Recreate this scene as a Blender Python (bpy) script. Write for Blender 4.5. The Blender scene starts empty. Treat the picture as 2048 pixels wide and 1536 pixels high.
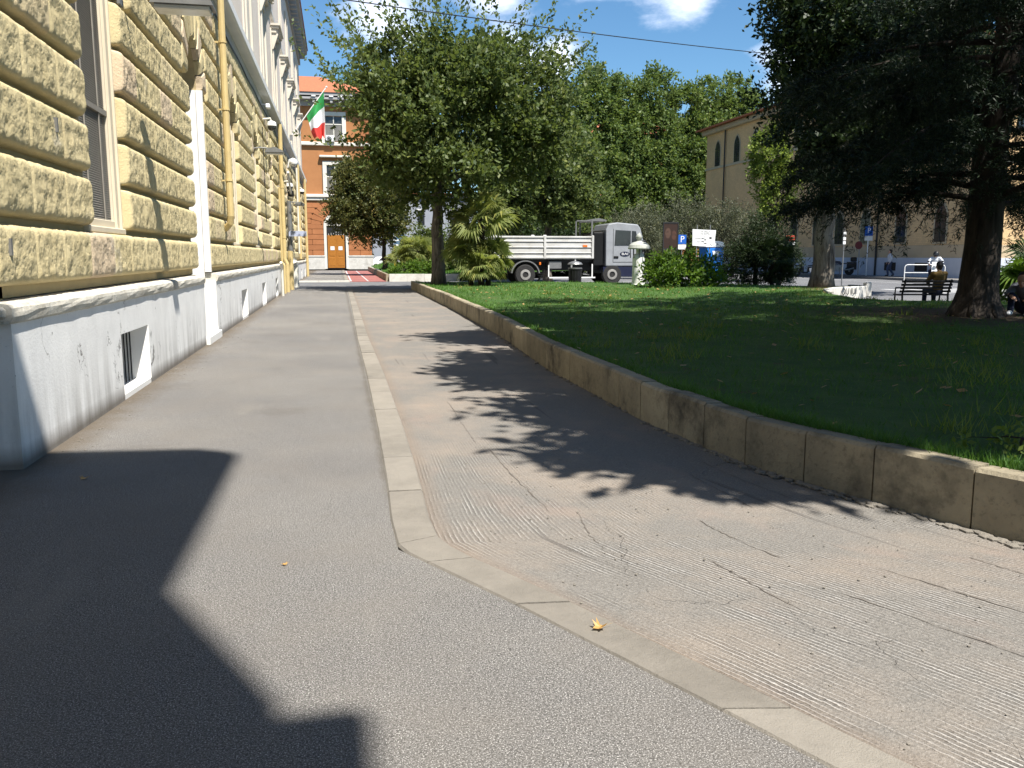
import bpy, math, random
import numpy as np
from mathutils import Vector, Matrix, noise
random.seed(7)
R = math.radians
SC = bpy.context.scene
COL = SC.collection

# ------------------------------------------------------------------ camera, sky, sun
cam_d = bpy.data.cameras.new('camera'); cam = bpy.data.objects.new('camera', cam_d); COL.objects.link(cam)
cam.location = (0, 0, 1.5); cam.rotation_euler = (R(90 - 8.597), 0, R(-11.442))
cam_d.sensor_width = 36; cam_d.lens = 1700 / 2048 * 36; cam_d.clip_end = 3000; cam_d.clip_start = 0.05
SC.camera = cam
SUN = Vector((0.26, -0.53, 1.0)).normalized()
sd = bpy.data.lights.new('sun', 'SUN'); sd.energy = 5.0; sd.angle = R(0.53); sd.color = (1.0, 0.955, 0.88)
so = bpy.data.objects.new('sun', sd); COL.objects.link(so); so.rotation_euler = SUN.to_track_quat('Z', 'Y').to_euler(); so.location = (20, -30, 60)
W = bpy.data.worlds.new('World'); SC.world = W; W.use_nodes = True
wt = W.node_tree; wt.nodes.clear()
def wn(t, **k):
    n = wt.nodes.new(t)
    for a, b in k.items(): setattr(n, a, b)
    return n
sky = wn('ShaderNodeTexSky', sky_type='NISHITA', sun_disc=False, sun_elevation=math.asin(SUN.z), sun_rotation=math.atan2(SUN.x, SUN.y), air_density=1.0, dust_density=0.25, ozone_density=2.2, altitude=50)
tc = wn('ShaderNodeTexCoord')
hs = wn('ShaderNodeHueSaturation'); hs.inputs['Saturation'].default_value = 1.08; hs.inputs['Value'].default_value = 1.0
tint = wn('ShaderNodeMix', data_type='RGBA', blend_type='MULTIPLY'); tint.inputs[0].default_value = 1; tint.inputs[7].default_value = (.95, 1.16, 1.26, 1); wt.links.new(sky.outputs[0], tint.inputs[6]); wt.links.new(tint.outputs[2], hs.inputs['Color'])
def wmath(op, a, b=None, c=None):
    n = wn('ShaderNodeMath', operation=op)
    for i, v in enumerate((a, b, c)):
        if v is None: continue
        if isinstance(v, (int, float)): n.inputs[i].default_value = v
        else: wt.links.new(v, n.inputs[i])
    return n.outputs[0]
wmp = wn('ShaderNodeMapping'); wmp.inputs['Scale'].default_value = (1, 1, 2.2)
wt.links.new(tc.outputs['Generated'], wmp.inputs[0])
cn = wn('ShaderNodeTexNoise'); cn.inputs['Scale'].default_value = 7.0; cn.inputs['Detail'].default_value = 7; cn.inputs['Roughness'].default_value = 0.58
wt.links.new(wmp.outputs[0], cn.inputs['Vector'])
# cumulus banks: direction (azimuth from +Y clockwise, elevation), angular radius
cov = None
for az, el, rad in [(10.5, 17.2, 4.2), (15.5, 18.0, 3.4), (21.5, 17.8, 5.0), (4, 14.5, 4.5), (11.0, 13.0, 3.2), (30.0, 12.0, 3.6), (14.5, 12.5, 2.4), (38, 22, 6), (-8, 24, 5), (60, 18, 9), (100, 25, 10), (150, 15, 10), (-100, 20, 12), (-50, 26, 9), (200, 30, 12), (250, 18, 10)]:
    d = Vector((math.sin(R(az)) * math.cos(R(el)), math.cos(R(az)) * math.cos(R(el)), math.sin(R(el))))
    dn = wn('ShaderNodeVectorMath', operation='DISTANCE'); wt.links.new(tc.outputs['Generated'], dn.inputs[0]); dn.inputs[1].default_value = d
    v = wmath('SUBTRACT', 1.0, wmath('DIVIDE', dn.outputs['Value'], R(rad)))
    cov = v if cov is None else wmath('MAXIMUM', cov, v)
cl = wmath('ADD', wmath('MULTIPLY', cov, 0.62), wmath('MULTIPLY', wmath('SUBTRACT', cn.outputs['Fac'], 0.5), 2.3))
mr = wn('ShaderNodeMapRange', interpolation_type='SMOOTHSTEP'); mr.inputs['From Min'].default_value = 0.14; mr.inputs['From Max'].default_value = 0.85
wt.links.new(cl, mr.inputs['Value'])
mx = wn('ShaderNodeMix', data_type='RGBA'); wt.links.new(mr.outputs[0], mx.inputs[0]); wt.links.new(hs.outputs[0], mx.inputs[6]); mx.inputs[7].default_value = (13, 13.8, 16, 1)
bg = wn('ShaderNodeBackground'); bg.inputs['Strength'].default_value = 0.06; wt.links.new(mx.outputs[2], bg.inputs['Color'])
wo = wn('ShaderNodeOutputWorld'); wt.links.new(bg.outputs[0], wo.inputs['Surface'])
SC.view_settings.view_transform = 'Standard'; SC.view_settings.look = 'None'; SC.view_settings.gamma = 1; SC.view_settings.exposure = 1.0
SC.view_settings.use_curve_mapping = False
SC.cycles.max_bounces = 6; SC.cycles.transparent_max_bounces = 6

# ------------------------------------------------------------------ mesh helpers
class MB:
    def __init__(s): s.v = []; s.f = []; s.uv = None
    def add(s, vs, fs):
        o = len(s.v); s.v += [tuple(p) for p in vs]; s.f += [tuple(i + o for i in f) for f in fs]; return s
    def box(s, x0, x1, y0, y1, z0, z1, bev=0.0):
        x0, x1 = min(x0, x1), max(x0, x1); y0, y1 = min(y0, y1), max(y0, y1); z0, z1 = min(z0, z1), max(z0, z1)
        if bev <= 0:
            return s.add([(x0,y0,z0),(x1,y0,z0),(x1,y1,z0),(x0,y1,z0),(x0,y0,z1),(x1,y0,z1),(x1,y1,z1),(x0,y1,z1)],
                     [(0,3,2,1),(4,5,6,7),(0,1,5,4),(1,2,6,5),(2,3,7,6),(3,0,4,7)])
        b = min(bev, (x1-x0)*.45, (y1-y0)*.45, (z1-z0)*.45)
        def ring(d, z): return [(x0+d,y0+b,z),(x0+b,y0+d,z),(x1-b,y0+d,z),(x1-d,y0+b,z),(x1-d,y1-b,z),(x1-b,y1-d,z),(x0+b,y1-d,z),(x0+d,y1-b,z)]
        vs = ring(b, z0)+ring(0, z0+b)+ring(0, z1-b)+ring(b, z1)
        fs = [tuple(range(7,-1,-1)), tuple(range(24,32))]
        for k in range(3):
            for i in range(8): fs.append((k*8+i, k*8+(i+1)%8, k*8+8+(i+1)%8, k*8+8+i))
        return s.add(vs, fs)
    def mbox(s, mat, sx, sy, sz):
        h = [(-.5,-.5,-.5),(.5,-.5,-.5),(.5,.5,-.5),(-.5,.5,-.5),(-.5,-.5,.5),(.5,-.5,.5),(.5,.5,.5),(-.5,.5,.5)]
        return s.add([mat @ Vector((a*sx, b*sy, c*sz)) for a, b, c in h], [(0,3,2,1),(4,5,6,7),(0,1,5,4),(1,2,6,5),(2,3,7,6),(3,0,4,7)])
    def prism(s, poly, z0, z1):
        n = len(poly); vs = [(x, y, z0) for x, y in poly]+[(x, y, z1) for x, y in poly]
        fs = [tuple(range(n-1,-1,-1)), tuple(range(n, 2*n))]+[(i, (i+1)%n, n+(i+1)%n, n+i) for i in range(n)]
        return s.add(vs, fs)
    def prism_axis(s, poly, a0, a1, axis):
        # poly in the plane across axis: axis 'x' -> (y,z), 'y' -> (x,z)
        n = len(poly)
        if axis == 'x': vs = [(a0, p, q) for p, q in poly]+[(a1, p, q) for p, q in poly]
        else: vs = [(p, a0, q) for p, q in poly]+[(p, a1, q) for p, q in poly]
        fs = [tuple(range(n)), tuple(range(2*n-1, n-1, -1))]+[(i, n+i, n+(i+1)%n, (i+1)%n) for i in range(n)]
        return s.add(vs, fs)
    def tube(s, pts, r, n=8, cap=True):
        pts = [Vector(p) for p in pts]; rs = r if isinstance(r, (list, tuple)) else [r]*len(pts)
        t = (pts[1]-pts[0]).normalized(); a = Vector((0,0,1)) if abs(t.z) < .9 else Vector((1,0,0))
        u = t.cross(a).normalized(); vs = []; L = len(pts)
        for i, p in enumerate(pts):
            t = (pts[min(i+1, L-1)]-pts[max(i-1, 0)]).normalized()
            u = (u-t*u.dot(t)).normalized(); w = t.cross(u)
            for k in range(n):
                a = 2*math.pi*k/n; vs.append(p+(u*math.cos(a)+w*math.sin(a))*rs[i])
        fs = [(i*n+k, i*n+(k+1)%n, (i+1)*n+(k+1)%n, (i+1)*n+k) for i in range(L-1) for k in range(n)]
        if cap: fs += [tuple(range(n-1,-1,-1)), tuple(range((L-1)*n, L*n))]
        return s.add(vs, fs)
    def lathe(s, prof, n=20, c=(0,0,0), axis='z'):
        vs = []
        for r, h in prof:
            for k in range(n):
                a = 2*math.pi*k/n; p, q = r*math.cos(a), r*math.sin(a)
                vs.append({'z': (c[0]+p, c[1]+q, c[2]+h), 'y': (c[0]+p, c[1]+h, c[2]+q), 'x': (c[0]+h, c[1]+p, c[2]+q)}[axis])
        L = len(prof)
        fs = [(i*n+k, i*n+(k+1)%n, (i+1)*n+(k+1)%n, (i+1)*n+k) for i in range(L-1) for k in range(n)]
        fs += [tuple(range(n-1,-1,-1)), tuple(range((L-1)*n, L*n))]
        if axis == 'y': fs = [f[::-1] for f in fs]
        return s.add(vs, fs)
    def ball(s, c, r, n=10, m=6, sc=(1,1,1)):
        prof = [(max(r*math.sin(math.pi*i/m), r*.02), -r*math.cos(math.pi*i/m)) for i in range(m+1)]
        vs = []
        for q, h in prof:
            for k in range(n):
                a = 2*math.pi*k/n; vs.append((c[0]+q*math.cos(a)*sc[0], c[1]+q*math.sin(a)*sc[1], c[2]+h*sc[2]))
        fs = [(i*n+k, i*n+(k+1)%n, (i+1)*n+(k+1)%n, (i+1)*n+k) for i in range(m) for k in range(n)]
        fs += [tuple(range(n-1,-1,-1)), tuple(range(m*n, m*n+n))]
        return s.add(vs, fs)
    def build(s, name, mat, parent=None, world=False, smooth=False, label=None):
        me = bpy.data.meshes.new(name)
        vs = s.v
        if world and parent is not None:
            o = root_loc(parent); vs = [(x-o[0], y-o[1], z-o[2]) for x, y, z in vs]
        me.from_pydata(vs, [], s.f)
        if s.uv is not None:
            ul = me.uv_layers.new(name='UVMap'); li = np.zeros(len(me.loops), dtype=np.int32); me.loops.foreach_get('vertex_index', li)
            ul.data.foreach_set('uv', np.array(s.uv, dtype=np.float32)[li].ravel())
        if mat is not None: me.materials.append(mat)
        if smooth: me.shade_smooth()
        ob = bpy.data.objects.new(name, me); COL.objects.link(ob)
        if parent is not None: ob.parent = parent
        if label: ob['label'] = label
        return ob
def root_loc(o):
    p = Vector((0,0,0))
    while o is not None: p += o.location; o = o.parent
    return p
def tag(o, label=None, cat=None, group=None, kind=None):
    for k, v in (('label', label), ('category', cat), ('group', group), ('kind', kind)):
        if v: o[k] = v
    return o
def thing(name, label, cat, loc=(0,0,0), rz=0, group=None):
    o = bpy.data.objects.new(name, None); COL.objects.link(o); o.location = loc; o.rotation_euler = (0,0,rz); o.empty_display_size = .2
    return tag(o, label, cat, group)
def put(name, me, parent, loc, rot=(0,0,0), scale=(1,1,1)):
    o = bpy.data.objects.new(name, me); COL.objects.link(o); o.parent = parent; o.location = loc; o.rotation_euler = rot; o.scale = scale; return o
def quads(name, P, mat, parent=None, world=False):
    P = np.asarray(P, dtype=np.float32)
    if world and parent is not None: P = P-np.array(root_loc(parent), dtype=np.float32)
    n = len(P); k = P.shape[1]
    me = bpy.data.meshes.new(name); me.vertices.add(n*k); me.loops.add(n*k); me.polygons.add(n)
    me.vertices.foreach_set('co', P.ravel()); me.loops.foreach_set('vertex_index', np.arange(n*k, dtype=np.int32))
    me.polygons.foreach_set('loop_start', np.arange(0, n*k, k, dtype=np.int32)); me.update(calc_edges=True)
    me.materials.append(mat); o = bpy.data.objects.new(name, me); COL.objects.link(o)
    if parent is not None: o.parent = parent
    return o
def text(name, s, size, mat, parent, loc, rot, extrude=.002):
    cu = bpy.data.curves.new(name, 'FONT'); cu.body = s; cu.size = size; cu.align_x = 'CENTER'; cu.align_y = 'CENTER'; cu.extrude = extrude
    to = bpy.data.objects.new(name, cu); COL.objects.link(to)
    me = bpy.data.meshes.new_from_object(to); bpy.data.objects.remove(to); me.materials.append(mat)
    return put(name, me, parent, loc, rot)

# ------------------------------------------------------------------ materials
class NT:
    def __init__(s, name):
        s.m = bpy.data.materials.new(name); s.m.use_nodes = True; s.t = s.m.node_tree
        s.b = s.t.nodes['Principled BSDF']; s.b.inputs['Specular IOR Level'].default_value = .3
        s.geo = s.t.nodes.new('ShaderNodeNewGeometry'); s.tc = s.t.nodes.new('ShaderNodeTexCoord'); s.oi = s.t.nodes.new('ShaderNodeObjectInfo')
        s.P = s.geo.outputs['Position']
    def put(s, sock, v):
        if isinstance(v, bpy.types.NodeSocket): s.t.links.new(v, sock)
        elif v is not None:
            if isinstance(v, tuple) and len(v) == 3 and sock.type == 'RGBA': v = v+(1,)
            sock.default_value = v
    def n(s, typ, inp=None, **pr):
        x = s.t.nodes.new(typ)
        for k, v in pr.items(): setattr(x, k, v)
        for k, v in (inp or {}).items(): s.put(x.inputs[k], v)
        return x
    def map(s, vec, scale=(1,1,1), rot=(0,0,0)): return s.n('ShaderNodeMapping', {'Vector': vec, 'Scale': scale, 'Rotation': rot}).outputs[0]
    def noise(s, scale, detail=3, rough=.55, vec=None, dist=0.0): return s.n('ShaderNodeTexNoise', {'Vector': vec or s.P, 'Scale': scale, 'Detail': detail, 'Roughness': rough, 'Distortion': dist}).outputs['Fac']
    def vor(s, scale, vec=None, feature='F1', out='Distance'): return s.n('ShaderNodeTexVoronoi', {'Vector': vec or s.P, 'Scale': scale}, feature=feature).outputs[out]
    def math(s, op, a, b=None, c=None, clamp=False):
        x = s.t.nodes.new('ShaderNodeMath'); x.operation = op; x.use_clamp = clamp
        for i, v in enumerate((a, b, c)):
            if v is not None: s.put(x.inputs[i], v)
        return x.outputs[0]
    def rng(s, v, a, b, c=0.0, d=1.0): return s.n('ShaderNodeMapRange', {'Value': v, 'From Min': a, 'From Max': b, 'To Min': c, 'To Max': d}).outputs[0]
    def mix(s, f, a, b, blend='MIX'):
        x = s.t.nodes.new('ShaderNodeMix'); x.data_type = 'RGBA'; x.blend_type = blend; s.put(x.inputs[0], f); s.put(x.inputs[6], a); s.put(x.inputs[7], b); return x.outputs[2]
    def sep(s, v=None): return s.n('ShaderNodeSeparateXYZ', {0: v or s.P}).outputs
    def bump(s, h, st=.5, d=.01): s.put(s.b.inputs['Normal'], s.n('ShaderNodeBump', {'Height': h, 'Strength': st, 'Distance': d}).outputs[0])
    def done(s, col, rough=.85, metal=0.0):
        s.put(s.b.inputs['Base Color'], col); s.put(s.b.inputs['Roughness'], rough); s.put(s.b.inputs['Metallic'], metal); return s.m
def pm(name, c, c2=None, scale=6.0, rough=.8, bump=0.0, bscale=40.0, metal=0.0, rnd=0.0, spec=.3):
    t = NT(name); t.b.inputs['Specular IOR Level'].default_value = spec
    c2 = c2 or tuple(x*.72 for x in c)
    col = t.mix(t.rng(t.noise(scale, 5, .6), .32, .68), c, c2)
    if rnd: col = t.mix(1.0, col, t.n('ShaderNodeCombineColor', {0: t.rng(t.oi.outputs['Random'], 0, 1, 1-rnd, 1+rnd*.5), 1: t.rng(t.oi.outputs['Random'], 0, 1, 1-rnd, 1+rnd*.5), 2: t.rng(t.oi.outputs['Random'], 0, 1, 1-rnd, 1+rnd*.5)}).outputs[0], 'MULTIPLY')
    if bump: t.bump(t.noise(bscale, 4, .6), bump, .02)
    return t.done(col, rough, metal)
def leafmat(name, c, c2, tr=.35, var=.5, cl=1.2):
    t = NT(name); t.b.inputs['Specular IOR Level'].default_value = .25
    r = t.geo.outputs['Random Per Island']
    f = t.math('ADD', t.math('MULTIPLY', r, var), t.math('MULTIPLY', t.rng(t.noise(cl, 3), .3, .7), 1-var), clamp=True)
    col = t.mix(f, c, c2); r2 = t.math('FRACT', t.math('MULTIPLY', r, 37.7)); col = t.mix(t.rng(r2, .86, .94, 0, .55), col, (c2[0]*1.75, c2[1]*1.5, c2[2]*1.1)); col = t.mix(t.rng(r2, .0, .2, .45, 0), col, (c[0]*.7, c[1]*.75, c[2]*.8)); t.done(col, .5)
    tl = t.n('ShaderNodeBsdfTranslucent', {'Color': t.mix(.5, col, (c2[0]*1.5, c2[1]*1.6, c2[2]*.6))})
    ms = t.n('ShaderNodeMixShader', {0: tr, 1: t.b.outputs[0], 2: tl.outputs[0]})
    out = t.t.nodes['Material Output']; t.t.links.new(ms.outputs[0], out.inputs['Surface']); return t.m
def bark(name, c, c2, sc=9):
    t = NT(name); v = t.map(t.P, (1,1,.18)); h = t.noise(sc, 6, .65, v, .6)
    t.bump(h, .9, .05); return t.done(t.mix(t.rng(h, .35, .62), c2, c), .9)

def mat_asphalt(name, a, b, sp, warm=(.30,.26,.22), dirt=False):
    t = NT(name); f = t.noise(125, 2, .75); g = t.noise(1.1, 5, .65); st = t.noise(190, 2, .6)
    col = t.mix(t.rng(f, .40, .60), b, a)
    col = t.mix(t.rng(st, .55, .63), col, sp)
    col = t.mix(t.rng(t.noise(95, 2, .7), .60, .68, 0, .85), col, tuple(x*.35 for x in b))
    big = t.vor(9.0); col = t.mix(t.rng(big, .03, .045, .8, 0), col, (.03,.03,.03))
    col = t.mix(t.rng(g, .42, .75, 0, .5), col, warm)
    y = t.noise(.35, 4, .6); col = t.mix(1.0, col, t.mix(t.rng(y, .3, .7), (.80,.80,.82), (1.1,1.08,1.05)), 'MULTIPLY')
    if dirt:
        x = t.sep()[0]; d = t.math('ADD', t.math('ADD', x, 2.23), t.math('MULTIPLY', t.math('SUBTRACT', t.noise(2.5, 5, .7), .5), .5))
        col = t.mix(t.rng(d, .02, .34, .8, 0), col, (.115,.09,.062))
        k = t.math('ADD', t.math('ABSOLUTE', t.math('SUBTRACT', x, .28)), t.math('MULTIPLY', t.math('SUBTRACT', t.noise(3, 4, .7), .5), .12)); col = t.mix(t.math('MULTIPLY', t.rng(k, .0, .05, .6, 0), t.rng(t.sep()[1], 4.6, 5.6)), col, (.10,.085,.065))
        col = t.mix(t.rng(t.noise(.8, 6, .72), .58, .68, 0, .35), col, (.09,.082,.072)); col = t.mix(t.rng(t.noise(1.7, 3, .6, t.map(t.P, (1,.25,1))), .6, .72, 0, .3), col, (.27,.25,.22))
    t.bump(t.math('ADD', f, t.math('MULTIPLY', st, .7)), .9, .008); return t.done(col, .85)
M = {}
M['pave'] = mat_asphalt('asphalt_pavement', (.195,.187,.176), (.075,.072,.067), (.54,.525,.50), (.19,.172,.15), True)
M['road'] = mat_asphalt('road_asphalt', (.16,.165,.175), (.105,.11,.12), (.26,.26,.27), (.17,.16,.15))
def mat_milled():
    t = NT('milled_asphalt'); uv = t.tc.outputs['UV']; u = t.sep(uv)
    wob = t.noise(2.2, 3, .6, uv); fine = t.noise(60, 3, .7)
    ph = t.math('ADD', t.math('MULTIPLY', u[0], 2*math.pi/.024), t.math('ADD', t.math('MULTIPLY', wob, 5.0), t.math('MULTIPLY', t.noise(34, 2), 3.2)))
    sn = t.math('SINE', ph)
    patch = t.rng(t.noise(.9, 4, .65, uv), .36, .58)
    far = t.rng(u[1], 4.5, 10, 1.0, .12)
    amp = t.math('MULTIPLY', t.math('MULTIPLY', patch, far), t.rng(t.noise(14, 3, .7, t.map(uv, (1,.12,1))), .3, .6))
    h = t.math('ADD', t.math('MULTIPLY', sn, amp), t.math('MULTIPLY', fine, 1.1))
    seam = t.noise(3.0, 3, .7, t.map(uv, (1.6,.07,1)))
    col = t.mix(t.rng(t.noise(90, 3, .75), .36, .64), (.150,.141,.127), (.27,.253,.228))
    col = t.mix(t.rng(t.math('MULTIPLY', sn, amp), -.75, .6, .8, 0), col, (.095,.087,.078))
    col = t.mix(t.rng(t.math('MULTIPLY', sn, amp), .2, .75, 0, .8), col, (.54,.52,.49))
    col = t.mix(t.rng(t.noise(.7, 5, .65, uv), .45, .7, 0, .65), col, (.29,.235,.185))
    col = t.mix(t.rng(t.noise(1.5, 4, .6, t.map(uv, (1,.5,1))), .56, .72, 0, .55), col, (.25,.19,.155))
    col = t.mix(t.rng(seam, .645, .69, 0, .55), col, (.07,.062,.056))
    col = t.mix(t.rng(t.noise(210, 2, .7), .62, .72, 0, .8), col, (.5,.47,.43))
    # fine wandering cracks
    wv = t.n('ShaderNodeVectorMath', {0: t.P, 1: t.n('ShaderNodeVectorMath', {0: t.n('ShaderNodeTexNoise', {'Vector': t.P, 'Scale': 1.6, 'Detail': 5.0}).outputs['Color'], 1: (.9,.9,0)}, operation='MULTIPLY').outputs[0]}, operation='ADD').outputs[0]
    cr = t.vor(.42, t.map(wv, (1.0,1.0,0)), 'DISTANCE_TO_EDGE')
    crm = t.math('MULTIPLY', t.rng(cr, .0006, .002, 1, 0), t.rng(t.noise(.8, 2), .48, .56))
    col = t.mix(t.math('MULTIPLY', crm, .12), col, (.04,.036,.032))
    col = t.mix(t.rng(u[0], 0, .12, .5, 0), col, (.2,.15,.11))
    t.bump(t.math('SUBTRACT', h, t.math('MULTIPLY', crm, .6)), 1.0, .0085); return t.done(col, .9)
M['milled'] = mat_milled()
def mat_stone(name, a, b, dirt, rnd=.15, bs=28, st=.6, pit=.0):
    t = NT(name); n = t.noise(3.5, 6, .65); f = t.noise(bs*2, 4, .7)
    col = t.mix(t.rng(n, .33, .67), a, b); col = t.mix(t.rng(f, .55, .75, 0, .45), col, dirt)
    col = t.mix(t.rng(t.noise(1.2, 6, .7), .52, .68, 0, pit), col, dirt)
    r = t.rng(t.oi.outputs['Random'], 0, 1, 1-rnd, 1+rnd*.6)
    col = t.mix(1.0, col, t.n('ShaderNodeCombineColor', {0: r, 1: r, 2: r}).outputs[0], 'MULTIPLY')
    t.bump(t.math('ADD', f, t.noise(bs*.4, 3)), st, .012); return t.done(col, .88)
M['kerb'] = mat_stone('kerb_stone', (.265,.24,.203), (.215,.195,.165), (.135,.122,.103), .13, 75, .6, .45)
M['gwall'] = mat_stone('travertine_wall', (.38,.325,.225), (.26,.225,.16), (.06,.053,.042), .2, 14, .8, .95)
M['white_stone'] = mat_stone('white_stone', (.62,.60,.55), (.5,.48,.43), (.2,.19,.17), .08, 16, .4, .4)
def mat_rustic():
    t = NT('yellow_rustic_stone'); r = t.oi.outputs['Random']
    f = t.noise(46, 5, .75, None, .3); g = t.noise(11, 4, .65)
    c = t.mix(t.rng(t.noise(2.3, 4, .6), .35, .65), (.63,.53,.305), (.555,.46,.255))
    c = t.mix(t.rng(r, .86, .93, 0, .55), c, (.62,.47,.37))
    c = t.mix(t.rng(r, .0, .25, .45, 0), c, (.54,.455,.25))
    c = t.mix(t.rng(f, .33, .48, .38, 0), c, (.42,.34,.19)); c = t.mix(t.rng(f, .55, .7, 0, .35), c, (.70,.62,.41))
    c = t.mix(t.rng(t.noise(1.4, 5, .7), .62, .72, 0, .5), c, (.48,.46,.42))
    t.bump(t.math('ADD', t.math('MULTIPLY', f, 1.2), t.math('MULTIPLY', g, .4)), .55, .02); return t.done(c, .9)
M['rustic'] = mat_rustic()
M['stucco'] = pm('cream_stucco', (.50,.40,.22), (.43,.34,.19), 3, .9, .2, 60)
M['reveal'] = pm('window_reveal_cream', (.62,.55,.42), (.56,.49,.37), 2, .8, .1, 50)
M['jambwhite'] = pm('white_marble_jamb', (.80,.79,.76), (.72,.71,.68), 1.5, .6)
def mat_plinth():
    t = NT('plinth_marble'); z = t.sep()[2]
    st = t.noise(5.5, 5, .6, t.map(t.P, (1,1,.10)))
    fine = t.noise(45, 4, .7); bl = t.noise(1.8, 5, .7)
    c = t.mix(t.rng(bl, .35, .65), (.82,.81,.785), (.72,.71,.69))
    low = t.math('MULTIPLY', t.rng(z, .02, .75, 1.0, .06), t.rng(st, .38, .66))
    c = t.mix(t.math('MULTIPLY', low, .62), c, (.18,.165,.14))
    c = t.mix(t.rng(z, .03, .17, .85, 0), c, (.12,.10,.078))
    c = t.mix(t.rng(fine, .62, .75, 0, .5), c, (.26,.25,.235))
    cr = t.vor(.9, t.map(t.n('ShaderNodeVectorMath', {0: t.P, 1: t.n('ShaderNodeTexNoise', {'Vector': t.P, 'Scale': 5.0, 'Detail': 4.0}).outputs['Color']}, operation='ADD').outputs[0], (0,1,.25)), 'DISTANCE_TO_EDGE')
    c = t.mix(t.math('MULTIPLY', t.rng(cr, .002, .009, .85, 0), t.rng(t.noise(3, 2), .5, .58)), c, (.1,.09,.08))
    t.bump(t.math('ADD', fine, st), .35, .008); return t.done(c, .8)
M['plinth'] = mat_plinth()
M['mould'] = mat_stone('weathered_moulding', (.66,.63,.55), (.52,.48,.40), (.12,.105,.085), .05, 14, .5, .45)
M['upper'] = pm('upper_wall_cream_pink', (.72,.635,.555), (.65,.57,.49), 1.2, .9, .15, 40)
M['uppertrim'] = pm('upper_trim_cream', (.62,.57,.48), (.55,.5,.42), 2, .85)
M['string'] = pm('string_course_grey', (.55,.55,.54), (.47,.47,.46), 2, .8)
M['soffit'] = pm('soffit_grey', (.36,.35,.345), (.31,.305,.3), 2, .85)
M['dark'] = pm('dark_void', (.012,.012,.013), (.02,.02,.02), 3, .6)
M['glass'] = pm('window_glass_dark', (.02,.023,.028), (.035,.038,.042), 2, .12, spec=.6)
M['louvre'] = pm('louvre_brown_grey', (.25,.23,.20), (.2,.185,.16), 20, .7)
M['pipe'] = pm('downpipe_yellow', (.55,.43,.2), (.48,.37,.175), 4, .55)
M['pipew'] = pm('white_painted_pipe', (.72,.69,.6), (.62,.6,.52), 4, .5)
M['darkmetal'] = pm('dark_metal', (.02,.02,.022), (.03,.03,.03), 8, .45)
M['black'] = pm('black_plastic', (.008,.008,.009), (.014,.014,.014), 8, .4)
M['steel'] = pm('grey_steel', (.28,.28,.28), (.22,.22,.22), 8, .45, metal=.6)
M['zinc'] = pm('grey_lamp_metal', (.22,.22,.21), (.17,.17,.165), 6, .5, metal=.3)
M['white'] = pm('white_paint', (.78,.78,.77), (.70,.70,.68), 5, .4)
M['whitedirty'] = pm('white_road_paint', (.55,.55,.54), (.36,.36,.36), 12, .7)
M['ltgrey'] = pm('lamp_glass', (.6,.6,.57), (.5,.5,.47), 8, .25)
M['orange'] = pm('orange_render', (.40,.18,.072), (.345,.152,.06), .9, .9, .1, 30)
M['orangeb'] = pm('orange_rustic_block', (.385,.155,.064), (.33,.13,.052), 2, .9, .3, 30, rnd=.12)
M['door'] = pm('varnished_door', (.38,.155,.028), (.31,.12,.02), 9, .4)
M['roof'] = pm('terracotta_roof', (.40,.145,.07), (.31,.115,.06), 4, .9, .5, 30)
M['ofwhite'] = pm('offwhite_trim', (.66,.63,.56), (.58,.55,.48), 2, .8)
M['cyclered'] = mat_asphalt('red_cycle_asphalt', (.32,.115,.10), (.24,.085,.08), (.4,.2,.18), (.30,.15,.13))
def mat_church():
    t = NT('beige_brick_wall'); br = t.n('ShaderNodeTexBrick', {'Vector': t.n('ShaderNodeCombineXYZ', {0: t.math('ADD', t.sep()[1], t.sep()[0]), 1: t.sep()[2]}).outputs[0], 'Color1': (.72,.49,.25,1), 'Color2': (.63,.42,.215,1), 'Mortar': (.52,.35,.18,1), 'Scale': 2.2, 'Mortar Size': .02})
    c = t.mix(t.rng(t.noise(.5, 5, .6), .35, .7, 0, .35), br.outputs['Color'], (.30,.235,.15)); return t.done(c, .9)
M['church'] = mat_church()
M['churchlow'] = pm('beige_band', (.50,.39,.25), (.43,.33,.21), .8, .9)
M['churchplinth'] = pm('pale_plinth', (.55,.57,.62), (.44,.46,.52), .7, .8)
M['churchtrim'] = pm('pale_trim', (.46,.39,.27), (.40,.335,.23), 1, .9)
M['soil'] = pm('dry_soil', (.16,.11,.065), (.10,.08,.045), 3, .95, .5, 30)
def mat_lawn():
    t = NT('lawn_ground'); c = t.mix(t.rng(t.noise(2.2, 5, .65), .35, .65), (.045,.105,.02), (.075,.14,.028))
    c = t.mix(t.rng(t.noise(.6, 5, .7), .58, .74, 0, .7), c, (.13,.12,.045)); p = t.sep(); d = t.math('POWER', t.math('ADD', t.math('POWER', t.math('SUBTRACT', p[0], 13.0), 2.0), t.math('POWER', t.math('SUBTRACT', p[1], 15.2), 2.0)), .5)
    c = t.mix(t.rng(t.math('ADD', d, t.math('MULTIPLY', t.noise(1.1, 5, .7), 5.0)), 4.2, 6.2, 1, 0), c, (.085,.062,.038))
    d2 = t.math('POWER', t.math('ADD', t.math('POWER', t.math('SUBTRACT', p[0], 17.4), 2.0), t.math('POWER', t.math('SUBTRACT', p[1], 28.9), 2.0)), .5)
    c = t.mix(t.rng(t.math('ADD', d2, t.math('MULTIPLY', t.noise(1.3, 5, .7), 3.0)), 2.2, 3.6, .9, 0), c, (.17,.115,.06))
    c = t.mix(t.rng(t.noise(1.9, 5, .72), .6, .7, 0, .8), c, (.09,.075,.04))
    t.bump(t.noise(60, 4, .7), 1, .04); return t.done(c, .9)
M['lawn'] = mat_lawn()
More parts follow.
